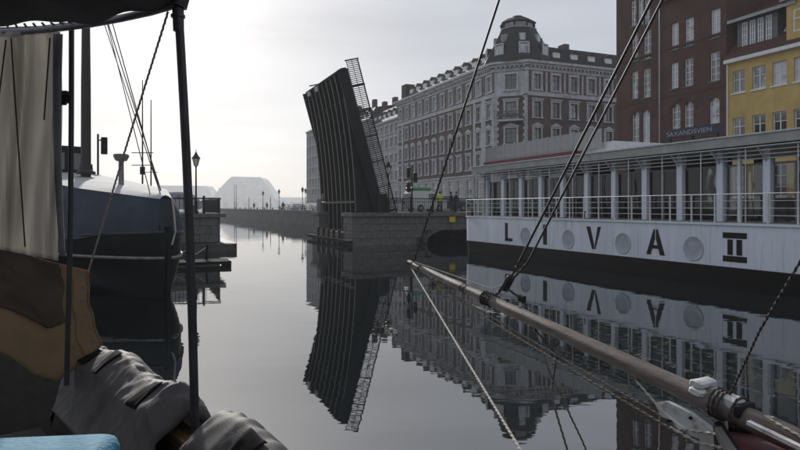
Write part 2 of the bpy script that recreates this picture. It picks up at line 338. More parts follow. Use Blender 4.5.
def hall(name, label, x0, x1, xr0, xr1, Y, depth, zb, zt, roofbase):
    t = thing(name, label, 'building', ((x0+x1)/2, Y, 2.0)); cx = (x0+x1)/2; h = roofbase-2; a, b2 = x0-cx, x1-cx; zt -= 2
    MB().box(a, b2, 0, depth, 0, h).build('wall', farhall, t)
    mid = lambda f, g: [(a-1+(xr0-cx-a)*f,-1+9*f,h+(zt-h)*g),(b2+1+(xr1-cx-b2)*f,-1+9*f,h+(zt-1.4-h)*g),(b2+1+(xr1-cx-b2)*f,depth+1-9*f,h+(zt-1.4-h)*g),(a-1+(xr0-cx-a)*f,depth+1-9*f,h+(zt-h)*g)]
    r = MB(); r.loft([mid(0,0), mid(0.3,0.32), mid(0.6,0.63), mid(0.85,0.88), [(xr0-cx,8,zt),(xr1-cx,8,zt-1.4),(xr1-cx,depth-8,zt-1.4),(xr0-cx,depth-8,zt)]], True)
    r.build('roof', farhall, t)
    for k in range(7): MB().obox((a*0.8+(b2-a)*0.8*k/6*1.0,10,h),(1.5,0,0),(0,2,0),(0,0,(zt-h)*0.55)).build('rooflight', farhall, t)
    for k in range(int((b2-a)/24)):
        MB().box(a+6+k*24, a+18+k*24, -0.3, 0.2, 0.5, 13).build('door', farwall, t)
    return t
def fx(x, Y): return (x-HX)/FPX*Y
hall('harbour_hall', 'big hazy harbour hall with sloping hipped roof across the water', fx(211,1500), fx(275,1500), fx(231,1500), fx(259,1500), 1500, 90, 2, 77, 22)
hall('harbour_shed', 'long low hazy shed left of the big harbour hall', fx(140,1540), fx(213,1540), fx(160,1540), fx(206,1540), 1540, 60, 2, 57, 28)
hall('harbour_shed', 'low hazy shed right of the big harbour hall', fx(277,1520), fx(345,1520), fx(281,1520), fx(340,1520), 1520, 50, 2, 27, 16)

# ------------------------------------------------------------------ buildings
WCACHE = {}
def window_meshes(w, h, nx, nz, fm, gm, bar=0.06, depth=0.14):
    key = ('w', round(w,2), round(h,2), nx, str(nz), fm.name, gm.name, bar)
    if key in WCACHE: return WCACHE[key]
    f = MB(); e = 0.09
    f.box(0,w,depth,depth+0.1,0,e); f.box(0,w,depth,depth+0.1,h-e,h); f.box(0,e,depth,depth+0.1,e,h-e); f.box(w-e,w,depth,depth+0.1,e,h-e)
    for i in range(1,nx):
        x = w*i/nx; f.box(x-bar/2*(1.5 if nx == 2 else 1),x+bar/2*(1.5 if nx == 2 else 1),depth+0.012,depth+0.09,e,h-e)
    zs = nz if isinstance(nz, (list,tuple)) else [i/nz for i in range(1,nz)]
    for q in zs:
        f.box(e,w-e,depth+0.018,depth+0.085,h*q-bar/2,h*q+bar/2)
    fme = bpy.data.meshes.new('window'); fme.from_pydata(f.v,[],f.f); fme.materials.append(fm)
    p = MB().box(e*0.5,w-e*0.5,depth+0.045,depth+0.06,e*0.5,h-e*0.5)
    pme = bpy.data.meshes.new('pane'); pme.from_pydata(p.v,[],p.f); pme.materials.append(gm)
    WCACHE[key] = (fme, pme); return WCACHE[key]
def surround_mesh(w, h, kind, m_):
    key = ('s', round(w,2), round(h,2), kind)
    if key in WCACHE: return WCACHE[key]
    t = 0.24; q = MB()
    q.box(-t,0,-0.09,0.05,-0.12,h); q.box(w,w+t,-0.09,0.05,-0.12,h); q.box(-t-0.05,w+t+0.05,-0.11,0.05,h,h+0.26)
    q.box(-t-0.1,w+t+0.1,-0.18,0.05,-0.28,-0.121)
    if kind == 1:
        q.box(-t-0.16,w+t+0.16,-0.24,0.04,h+0.261,h+0.40)
    if kind == 2:
        q.prism3([(-t-0.16,-0.2,h+0.261),(w+t+0.16,-0.2,h+0.261),(w/2,-0.2,h+0.72)], (0,0.22,0))
    me = bpy.data.meshes.new('surround'); me.from_pydata(q.v,[],q.f); me.materials.append(m_); WCACHE[key] = me; return me
def place_window(root, O, ang, u, z, w, h, nx, nz, fm, gm, sur=None, surm=None):
    U = Vector((math.cos(ang), math.sin(ang), 0)); loc = Vector((O[0],O[1],0)) + U*u + Vector((0,0,z))
    fme, pme = window_meshes(w,h,nx,nz,fm,gm)
    o = link('window', fme, None, root, False, loc, ang)
    link('pane', pme, None, o)
    if sur is not None: link('surround', surround_mesh(w,h,sur,surm), None, o)
    return o
def wall(root, O, ang, Wd, z0, z1, ops, m_, reveal=0.26, name='wall'):
    U = Vector((math.cos(ang), math.sin(ang), 0)); I = Vector((-math.sin(ang), math.cos(ang), 0)); O3 = Vector((O[0],O[1],0))
    def P(u,z,d=0): return O3 + U*u + Vector((0,0,z)) + I*d
    us = sorted({0.0, Wd, *[round(a,4) for o in ops for a in o[:2]]}); zs = sorted({z0, z1, *[round(a,4) for o in ops for a in o[2:4]]})
    mb = MB()
    for i in range(len(us)-1):
        for j in range(len(zs)-1):
            cu, cz = (us[i]+us[i+1])/2, (zs[j]+zs[j+1])/2
            if cu < 0 or cu > Wd or cz < z0 or cz > z1: continue
            if any(o[0] < cu < o[1] and o[2] < cz < o[3] for o in ops): continue
            mb.add([P(us[i],zs[j]),P(us[i+1],zs[j]),P(us[i+1],zs[j+1]),P(us[i],zs[j+1])], [(0,1,2,3)])
    for a,b,c,d in [o[:4] for o in ops]:
        for q in ([P(a,c),P(b,c),P(b,c,reveal),P(a,c,reveal)], [P(a,d),P(a,d,reveal),P(b,d,reveal),P(b,d)],
                  [P(a,c),P(a,c,reveal),P(a,d,reveal),P(a,d)], [P(b,c),P(b,d),P(b,d,reveal),P(b,c,reveal)]):
            mb.add(q, [(0,1,2,3)])
    return mb.build(name, m_, root)
def outset(poly, d):
    n = len(poly); out = []
    for i in range(n):
        a, b, c = Vector(poly[i-1]), Vector(poly[i]), Vector(poly[(i+1)%n])
        e1, e2 = (b-a).normalized(), (c-b).normalized(); n1, n2 = Vector((e1.y,-e1.x)), Vector((e2.y,-e2.x))
        k = (n1+n2); k = k / max(0.3, k.dot(n1)); out.append(tuple(b + k*d))
    return out
def bandp(root, poly, d, z0, z1, m_, name='cornice'):
    return MB().prism(outset(poly, d), z0, z1).build(name, m_, root)
def dormer(root, O, ang, u, z, w, h, dep, m_, fm, gm, roof, curved=False):
    U = Vector((math.cos(ang), math.sin(ang), 0)); loc = Vector((O[0],O[1],0)) + U*u + Vector((0,0,z))
    d = MB().box(0,w,0.02,dep,0,h).build('dormer', m_, root, False, loc, ang)
    fme, pme = window_meshes(w-0.3,h-0.3,2,[0.6],fm,gm)
    f = link('window', fme, None, d, False, (0.15,-0.14,0.15)); f.name = 'window_frame'
    link('pane', pme, None, d, False, (0.15,-0.14,0.15))
    MB().prism3([(-0.15,-0.12,h),(w+0.15,-0.12,h),(w/2,-0.12,h+0.55)], (0,dep+0.2,0)).build('dormer_roof', roof, d)
    return d

# --- corner building with tower
def corner_building():
    P0, S0 = 44.0, 68.75; t = thing('corner_building', 'tall brick and stone corner building with dark octagonal roof tower', 'building', CF(P0,S0,GR), TH)
    def Z(z): return z - GR
    c, Lx, Ly = 3.15, 27.0, 37.0
    poly = [(c,0),(Lx,0),(Lx,Ly),(0,Ly),(0,c)]
    rows = [(3.6,3.3),(8.45,1.95),(11.55,1.95),(15.05,1.95),(18.7,1.95)]      # sill height, window height
    levels = [(GR,7.5,stone2),(7.5,18.0,cbrick),(18.0,22.0,stone)]
    faces = [((0,Ly), -math.pi/2, Ly-c, 'canal'), ((0,c), -math.pi/4, c*math.sqrt(2), 'corner'), ((c,0), 0.0, Lx-c, 'street')]
    for O, ang, Wd, kind in faces:
        n = {'canal': 12, 'corner': 1, 'street': 8}[kind]; sp = Wd/n; ww = 1.15 if kind != 'corner' else 1.5
        cols = [sp*(i+0.5) - ww/2 for i in range(n)]
        for za, zb, wm in levels:
            ops = []
            for k, (zs, zh) in enumerate(rows):
                if za <= zs < zb:
                    for u in cols:
                        w2 = ww if k else ww+0.5; u2 = u + ww/2 - w2/2
                        ops.append((u2, u2+w2, Z(zs), Z(zs+zh)))
                        sur = None if k in (0,) else (0 if k == 4 else (1 if k != 2 else 2))
                        place_window(t, O, ang, u2, Z(zs), w2, zh, 2, [0.66] if k else [0.3,0.75], darkfr if kind != 'canal' else whitep, glass if R.random() < 0.7 else glassw, sur, stone)
            wall(t, O, ang, Wd, Z(za), Z(zb), ops, wm)
        U = Vector((math.cos(ang), math.sin(ang), 0)); I = Vector((-math.sin(ang), math.cos(ang), 0))
        for i in range(n):                                    # brick strips beside the top-floor windows
            if kind == 'corner': continue
            for sgn in (-1,1):
                uc = cols[i] + ww/2 + sgn*1.13
                o3 = Vector((O[0],O[1],0)) + U*(uc-0.2) - I*0.03
                MB().obox(o3 + Vector((0,0,Z(18.35))), U*0.40, I*0.06, (0,0,2.7)).build('brick_strip', cbrick, t)
        if kind == 'canal':                                   # stone pavilions at both ends of the long front
            for u0 in (Wd-2*sp+0.1, 0.0):
                for k in range(2 if u0 else 1):
                    uu = u0 + k*sp
                    for q in (0.0, sp-0.55):
                        o3 = Vector((O[0],O[1],0)) + U*(uu+q) - I*0.16
                        MB().obox(o3 + Vector((0,0,Z(7.62))), U*0.5, I*0.2, (0,0,10.2)).build('pilaster', stone, t)
        if kind == 'corner':
            for u0 in (0.0, Wd-0.62):                         # toothed quoins
                q = MB()
                for k in range(24):
                    wq = 0.62 if k % 2 else 0.42
                    o3 = Vector((O[0],O[1],0)) + U*(u0 if u0 == 0 else Wd-wq) - I*0.1 + Vector((0,0,Z(7.65)+k*0.43))
                    q.obox(o3, U*wq, I*0.16, (0,0,0.40))
                q.build('quoins', stone, t)
            o3 = Vector((O[0],O[1],0)) - I*0.95 + U*0.5
            b = MB().obox(o3 + Vector((0,0,Z(14.35))), U*(Wd-1.0), I*0.95, (0,0,0.25)).build('balcony', stone, t)
            q = MB()
            for k in range(15):
                o4 = o3 + U*(0.04+k*(Wd-1.12)/14) + Vector((0,0,Z(14.62))); q.obox(o4 + I*0.04, U*0.05, I*0.05, (0,0,1.0))
            q.obox(o3 + I*0.02 + Vector((0,0,Z(15.62))), U*(Wd-1.0), I*0.09, (0,0,0.09))
            q.obox(o3 + I*0.03 + Vector((0,0,Z(15.0))), U*(Wd-1.0), I*0.06, (0,0,0.3))
            q.build('balcony_railing', verdigr, b)
    w = MB(); w.add([(Lx,0,0),(Lx,Ly,0),(Lx,Ly,Z(22)),(Lx,0,Z(22))],[(0,1,2,3)]); w.add([(Lx,Ly,0),(0,Ly,0),(0,Ly,Z(22)),(Lx,Ly,Z(22))],[(0,1,2,3)]); w.build('rear_wall', stone2, t)
    MB().prism(outset(poly,-0.6), 0, Z(21.5)).build('floor_core', inter, t)
    for d, za, zb in ((0.12,7.4,7.6),(0.10,17.75,18.15),(0.16,21.1,21.45),(0.45,21.7,22.0),(0.72,22.0,22.32)):
        bandp(t, poly, d, Z(za), Z(zb), stone)
    q = MB()                                                  # bracket course under the cornice
    for O, ang, Wd, kind in faces:
        U = Vector((math.cos(ang), math.sin(ang), 0)); I = Vector((-math.sin(ang), math.cos(ang), 0))
        for k in range(int(Wd/0.62)):
            q.obox(Vector((O[0],O[1],Z(21.451))) + U*(0.2+k*0.62) - I*0.42, U*0.22, I*0.4, (0,0,0.248))
    tag(q.build('brackets', stone, t), kind='stuff')
    r = MB(); a, b2, c2 = outset(poly,-0.1), outset(poly,-1.9), outset(poly,-7.5)
    r.loft([[(x,y,Z(22.32)) for x,y in a],[(x,y,Z(25.0)) for x,y in b2],[(x,y,Z(26.2)) for x,y in c2]], True)
    roof = r.build('roof', slate, t)
    for i in range(11): dormer(t, (0.75,Ly), -math.pi/2, 1.0+i*2.82, Z(22.5), 1.15, 1.55, 1.7, whitep, whitep, glassw, slate)
    for i in range(6): dormer(t, (c,0.75), 0, 4.6+i*2.98, Z(22.5), 1.15, 1.55, 1.7, whitep, whitep, glassw, slate)
    MB().box(0.5,3.0,34.4,36.4,Z(22.4),Z(25.3)).build('end_attic', slate, t)
    for (x,y) in ((9,24),(9,12),(16,9)):
        MB().box(x,x+0.9,y,y+1.6,Z(25),Z(28.0)).build('chimney', cbrick, t)
    # tower
    cx, cy = 4.5, 4.4
    def TZ(z): return Z(22.33+(z-22.33)*0.84)
    def octo(r, z, rot=0.0): return [(cx+r*math.cos(math.pi/4*k+rot), cy+r*math.sin(math.pi/4*k+rot), TZ(z)) for k in range(8)]
    tw = MB(); tw.loft([octo(5.3,22.33),octo(4.75,23.6),octo(3.55,26.2),octo(2.5,28.5)], True); tow = tw.build('tower_roof', slate, t)
    MB().loft([octo(2.6,28.401),octo(2.6,28.55)], True).build('tower_sill', stone2, tow)
    MB().loft([octo(2.2,28.551),octo(2.2,29.45)], True).build('lantern_glazing', glassw, tow)
    for k in range(8):
        x, y = cx+2.28*math.cos(math.pi/4*k), cy+2.28*math.sin(math.pi/4*k); MB().box(x-0.1,x+0.1,y-0.1,y+0.1,TZ(28.551),TZ(29.46)).build('lantern_post', slate, tow)
    MB().loft([octo(2.55,29.461),octo(2.55,29.58),octo(1.6,30.3),octo(0.8,30.5),octo(0.75,30.8),octo(0.3,30.9)], True).build('lantern_cap', slate, tow)
    for k in range(8):
        a = math.pi/4*(k+0.5); nx, ny = math.cos(a), math.sin(a)
        if nx*0.5 + ny*0.85 > 0.55: continue
        rr = 4.75*math.cos(math.pi/8)
        d = MB().box(-0.75,0.75,-1.4,0.0,0,2.1).build('tower_dormer', slate, tow, False, (cx+nx*(rr-0.05),cy+ny*(rr-0.05),Z(22.7)), a-math.pi/2)
        q = MB().box(-0.55,0.55,-0.02,0.05,0.2,1.9); q.build('pane', glassw, d)
        q = MB().box(-0.72,-0.551,-0.03,0.09,0.06,2.0).box(0.551,0.72,-0.03,0.09,0.06,2.0).box(-0.72,0.72,-0.03,0.1,2.001,2.2).box(-0.05,0.05,0.03,0.08,0.2,1.9).build('window_frame', stone, d)
        e = MB().box(-0.42,0.42,-0.8,0.12,0,1.1).build('tower_window', stone2, tow, False, (cx+nx*3.5*0.924,cy+ny*3.5*0.924,TZ(25.8)), a-math.pi/2)
        MB().box(-0.3,0.3,0.1,0.16,0.12,0.98).build('pane', glassw, e)
    return t
corner_building()

def row_building(name, label, s0, s1, p, eave, rows, ncol, wm, roofm, ww=1.1, roofh=2.6, dorm=0, fm=None, gm=None, sur=0, depth=16, ridge=1.5, chim=(), flat=False):
    t = thing(name, label, 'building', CF(p,s0,GR), TH); Ly = s1-s0; e = eave-GR
    O, ang = (0,Ly), -math.pi/2; sp = Ly/ncol; ops = []
    for zs, zh in rows:
        for i in range(ncol):
            u = sp*(i+0.5)-ww/2; ops.append((u,u+ww,zs-GR,zs-GR+zh))
            place_window(t,O,ang,u,zs-GR,ww,zh,2,[0.64],fm or whitep,gm or glass,sur,stone)
    wall(t,O,ang,Ly,0,e,ops,wm)
    w = MB()
    w.add([(0,0,0),(depth,0,0),(depth,0,e),(0,0,e)],[(0,1,2,3)]); w.add([(depth,Ly,0),(0,Ly,0),(0,Ly,e),(depth,Ly,e)],[(0,1,2,3)]); w.add([(depth,0,0),(depth,Ly,0),(depth,Ly,e),(depth,0,e)],[(0,1,2,3)])
    w.build('side_wall', wm, t); MB().box(0.5,depth-0.5,0.5,Ly-0.5,0,e-0.3).build('floor_core', inter, t)
    MB().box(-0.35,depth+0.2,-0.02,Ly+0.02,e,e+0.3).build('cornice', stone, t)
    r = MB(); r.loft([[(-0.1,0.1,e+0.3),(depth,0.1,e+0.3),(depth,Ly-0.1,e+0.3),(-0.1,Ly-0.1,e+0.3)],[(ridge,0.1,e+0.3+roofh),(depth-ridge,0.1,e+0.3+roofh),(depth-ridge,Ly-0.1,e+0.3+roofh),(ridge,Ly-0.1,e+0.3+roofh)],
        [(depth/2-0.2,0.1,e+1.4+roofh),(depth/2+0.2,0.1,e+1.4+roofh),(depth/2+0.2,Ly-0.1,e+1.4+roofh),(depth/2-0.2,Ly-0.1,e+1.4+roofh)]], True); r.build('roof', roofm, t)
    for i in range(dorm): dormer(t,(0.5,Ly),ang,Ly*(i+0.5)/dorm-0.55,e+0.5,1.1,1.5,1.6,whitep,whitep,glassw,roofm)
    for x,y in chim: MB().box(x,x+0.8,y,y+1.3,e+1.5,e+roofh+2.6).build('chimney', wbrick, t)
    return t
R4 = [(3.4,2.6),(8.0,1.8),(11.2,1.8),(14.4,1.8),(17.2,1.5)]
row_building('row_house', 'pale grey rendered house with chimneys beyond the corner building', 105.9, 121, 44.3, 19.4, R4, 6, stone2, slate, 1.1, 2.8, 6, chim=((2.2,1.0),(2.2,7.5),(2.2,13.2)))
row_building('row_house', 'hazy grey house behind the top of the raised bridge', 121.05, 142, 44.0, 21.0, R4, 8, farwall, slate, 1.1, 2.6, 7, chim=((2.5,4),(2.5,14)))
row_building('harbour_warehouse', 'tall hazy warehouse at the far end of the outer quay', 142.1, 173.6, 44.0, 24.0, [(3.2,1.6),(6.2,1.6),(9.2,1.6),(12.2,1.6),(15.2,1.6),(18.2,1.6),(21.2,1.4)], 11, farwall, slate, 1.0, 1.9, 0, fm=darkfr)

# --- brown brick warehouse on the near quay
def brick_warehouse():
    P0 = 44.0; sL, sM, sR = 48.8, 43.1, 36.2
    t = thing('brick_warehouse', 'dark brown brick warehouse with tall paired windows beside the yellow house', 'building', CF(P0,sR,GR), TH)
    Ly = sL-sR; O, ang = (0,Ly), -math.pi/2
    def uz(x, y): s, Y = on_p(x, P0); return sL - s, zpx(y, Y) - GR
    specs = []                                               # x centre, y centre, width m, height m, arched
    for x,y,w,h,ar in ((634.8,47,0.85,2.7,0),(647.3,44.5,0.95,2.7,0),(634.8,85,0.85,2.6,0),(646.8,83,0.95,2.7,0),(635.5,128,0.95,3.2,1),(646,126.5,0.95,3.2,1),
                       (633.5,13,0.72,2.5,0),(640.5,11.5,0.72,2.5,0),(647,10.5,0.72,2.5,0),
                       (674.8,36,0.85,2.35,0),(689.3,31.5,0.95,2.4,0),(674.5,75.5,0.85,2.3,0),(688.8,72,0.95,2.4,0),(676,119.5,0.98,2.75,1),(688.7,117.5,0.98,2.75,1),
                       (715.5,23,0.95,2.35,0),(714.8,66.3,0.98,2.4,0),(714.3,114,1.0,2.75,1)):
        u, z = uz(x,y); specs.append((u-w/2, z-h/2, w, h, ar))
    for u0 in (0.8,2.6,4.2,6.6,8.6,10.8): specs.append((u0, 1.0, 1.1, 2.4, 0))
    top = 25.0-GR
    ops = [(a,a+w,z,z+h) for a,z,w,h,_ in specs]
    wall(t,O,ang,sL-sM,0,top+2.0,[o for o in ops if o[1] < sL-sM],wbrick,0.3)
    e = 21.5-GR
    wall(t,(0,Ly-(sL-sM)),ang,sM-sR,0,e,[(a-(sL-sM),b-(sL-sM),c_,d) for a,b,c_,d in ops if a > sL-sM],wbrick,0.3)
    for a,z,w,h,ar in specs:
        place_window(t,O,ang,a,z,w,h,2,4 if h > 2.3 else 3,whitep,glassw,None)
        if ar:                                               # brick spandrels round the arched head
            n = 8; cz = z+h-w/2
            for sg in (-1,1):
                pts = [(0,w/2,0)]
                arc = [(sg*w/2*math.cos(math.pi/2*k/n), w/2*math.sin(math.pi/2*k/n)) for k in range(n+1)]
                pl = [(sg*w/2, w/2)] + [(x_,z_) for x_,z_ in arc[::-1]]
                pl = [(x_,0.02,z_) for x_,z_ in pl]
                o = MB().prism3(pl,(0,0.1,0)).build('arch_spandrel', wbrick, t, False, (0,Ly-(a+w/2),cz), ang)
        q = MB().box(a-0.08,a+w+0.08,-0.07,0.1,z-0.14,z-0.005).build('sill', granite, t, False, (O[0],O[1],0), ang)
    # relieving arches over the paired arched windows, string courses, downpipe
    for xa, xb, yy in ((635.5,646,113),(676,688.7,104)):
        u0, _ = uz(xa,yy); u1, zz = uz(xb,yy); cu = (u0+u1)/2; r = (u1-u0)/2+0.95; q = MB(); cz = zz-0.55
        for k in range(14):
            a0 = math.pi*k/14+0.02; a1 = math.pi*(k+1)/14-0.02
            P = lambda r_,a_: (cu-r_*math.cos(a_), -0.06, cz+0.75*r_*math.sin(a_))
            q.prism3([P(r-0.28,a0),P(r-0.28,a1),P(r,a1),P(r,a0)],(0,0.1,0))
        q.build('relieving_arch', wbrick, t, False, (O[0],O[1],0), ang)
    for z in (6.4,10.6,14.9): MB().box(0.003,sL-sR,-0.05,0.1,z,z+0.16).build('string_course', wbrick, t, False, (O[0],O[1],0), ang)
    MB().tube([(-0.12,sM-sR,0.2),(-0.12,sM-sR,21.0)],0.06,8).build('downpipe', greym, t)
    w = MB(); w.box(0.5,15,0.1,Ly-0.1,0,e-0.2); w.build('floor_core', inter, t)
    w = MB(); w.add([(0,Ly,0),(0,Ly,top+2),(14,Ly,top+2),(14,Ly,0)],[(0,1,2,3)]); w.add([(0,0,0),(14,0,0),(14,0,e),(0,0,e)],[(0,1,2,3)]); w.add([(14,0,0),(14,Ly,0),(14,Ly,e),(14,0,e)],[(0,1,2,3)]); w.build('side_wall', wbrick, t)
    g = MB(); y0 = sM-sR; g.add([(0,y0,e),(14,y0,e),(14,y0,top+2),(0,y0,top+2)],[(0,1,2,3)]); g.build('gable_side', wbrick, t)
    MB().prism3([(-0.2,y0-0.2,top+2),(-0.2,Ly+0.2,top+2),(-0.2,(y0+Ly)/2,top+4.2)],(14.4,0,0)).build('gable_roof', slate, t)
    MB().box(-0.4,0.6,-0.0,y0-0.01,e,e+0.35).build('cornice', wbrick, t)
    MB().prism3([(-0.35,0.02,e+0.351),(14,0.02,e+0.351),(7,0.02,e+6.5)],(0,y0-0.05,0)).build('roof', slate, t)
    dormer(t,(1.2,y0),ang,1.0,e+0.6,1.5,1.9,2.2,whitep,whitep,glassw,slate)
    return t
brick_warehouse()

# --- yellow house
def yellow_house():
    P0 = 44.0; sL, sR = 36.15, 20.0
    t = thing('yellow_house', 'yellow rendered house with dark red roof and wide four light dormer', 'building', CF(P0,sR,GR), TH)
    Ly = sL-sR; O, ang = (0,Ly), -math.pi/2; e = 14.55-GR
    def uz(x, y): s, Y = on_p(x, P0); return sL - s, zpx(y, Y) - GR
    us = [uz(x,78)[0] for x in (738.5,758.7,779.3)]; d = us[2]-us[1]; us = [us[0],us[1],us[2],us[2]+d,us[2]+2*d,us[2]+3*d,us[2]+4*d]
    ops = []
    for zc, h in ((13.0-GR,1.75),(9.25-GR,1.75),(5.0-GR,2.4)):
        for u in us:
            w = 1.12; ops.append((u-w/2,u+w/2,zc-h/2,zc+h/2)); place_window(t,O,ang,u-w/2,zc-h/2,w,h,2,[0.6] if h < 2 else [0.3,0.65],whitep,glassw if zc > 10.3 else glass,None)
            MB().box(u-w/2-0.1,u+w/2+0.1,-0.08,0.1,zc-h/2-0.12,zc-h/2-0.005).build('sill', whitep, t, False, (O[0],O[1],0), ang)
    wall(t,O,ang,Ly,0,e,ops,yellow,0.12)
    w = MB(); w.add([(0,0,0),(12,0,0),(12,0,e),(0,0,e)],[(0,1,2,3)]); w.add([(12,Ly,0),(0,Ly,0),(0,Ly,e),(12,Ly,e)],[(0,1,2,3)]); w.add([(12,0,0),(12,Ly,0),(12,Ly,e),(12,0,e)],[(0,1,2,3)]); w.build('side_wall', yellow, t)
    MB().box(0.4,11.6,0.2,Ly-0.2,0,e-0.3).build('floor_core', inter, t)
    MB().box(-0.42,0.3,0.0,Ly-0.02,e,e+0.28).build('cornice', whitep, t)
    MB().prism3([(-0.4,0.0,e+0.281),(12.4,0,e+0.281),(6,0,e+8.3)],(0,Ly-0.02,0)).build('roof', tile, t)
    # wide dormer with four windows
    u0, z0 = uz(737.5,47.5); u1 = uz(769.5,40)[0]; zt = z0+2.15; z0 = e+0.75; x_ = 0.42
    dm = MB().box(u0-0.35,u1+0.35,0.0,4.5,z0,zt+0.1).build('dormer', darkfr, t, False, (x_,Ly,0), ang)
    n = 4; wd = (u1-u0)/n
    for k in range(n):
        fme, pme = window_meshes(round(wd-0.22,2),round(zt-z0-0.55,2),2,4,whitep,glassw)
        f = link('window_frame', fme, None, dm, False, (u0+0.11+k*wd,-0.18,z0+0.35)); link('pane', pme, None, dm, False, (u0+0.11+k*wd,-0.18,z0+0.35))
    MB().prism3([(u0-0.8,-0.55,zt-0.05),(u0-0.8,-0.45,zt+0.12),(u0-0.8,5.6,zt+2.6),(u0-0.8,5.6,zt+2.4)],(u1-u0+2.9,0,0)).build('dormer_roof', tile, dm)
    MB().box(u0-0.82,u1+2.12,-0.60,-0.551,zt-0.1,zt+0.14).build('dormer_gutter', greym, dm)
    # wall dormer at the right
    u2 = uz(787,40)[0]; g = MB().box(u2,u2+4.4,0.0,4.0,e+0.284,e+3.6).build('wall_dormer', yellow, t, False, (-0.06,Ly,0), ang)
    MB().prism3([(u2-0.35,-0.35,e+3.6),(u2+4.75,-0.35,e+3.6),(u2+2.2,-0.35,e+6.2)],(0,6,0)).build('gable', greym, g)
    fme, pme = window_meshes(1.1,1.6,2,[0.6],whitep,glassw)
    for q in (0.55,2.6): link('window_frame', fme, None, g, False, (u2+q,-0.16,e+1.2)); link('pane', pme, None, g, False, (u2+q,-0.16,e+1.2))
    us_, zs_ = uz(781,28); k = MB().obox((0,0,0),(0.8,0,0),(0,0.5,0.62),(0,-0.06,0.05)).build('skylight', whitep, t, False, (0.75,Ly-us_+0.3,e+1.6), ang)
    MB().obox((0.1,0.06,0.06),(0.6,0,0),(0,0.38,0.47),(0,-0.075,0.06)).build('pane', glassw, k)
    MB().tube([(-0.1,Ly-0.12,0.1),(-0.1,Ly-0.12,e)],0.06,8).build('downpipe', whitep, t)
    for y in (4.0,9.0): MB().box(5.2,6.3,y,y+1.4,e+6.5,e+9.8).build('chimney', wbrick, t)
yellow_house()

# ------------------------------------------------------------------ bridge
BS0, BS1, BP = 46.3, 57.4, 18.0
PT = 2.55
def stones(parent, O, ang, Wd, z0, z1, rh, bl, m_, depth=0.25, skip=None):
    nr = int(round((z1-z0)/rh)); rh = (z1-z0)/nr; cache = {}
    for r in range(nr):
        u = -(bl/2 if r % 2 else 0.0)
        while u < Wd-0.05:
            a, b = max(u,0), min(u+bl,Wd); u += bl
            if b-a < 0.15: continue
            if skip and skip((a+b)/2, z0+(r+0.5)*rh, (b-a)): continue
            key = round(b-a,2)
            if key not in cache:
                q = MB(); c = 0.02; q.cbox(0.008,key-0.008,-depth*0.3,depth,0.008,rh-0.008,c)
                cache[key] = bpy.data.meshes.new('stone_block'); cache[key].from_pydata(q.v,[],q.f); cache[key].materials.append(m_)
            U = Vector((math.cos(ang), math.sin(ang), 0)); I = Vector((-math.sin(ang), math.cos(ang), 0))
            o = link('stone_block', cache[key], None, parent, False, Vector((O[0],O[1],z0+r*rh)) + U*a + I*R.uniform(-0.015,0.015), ang)
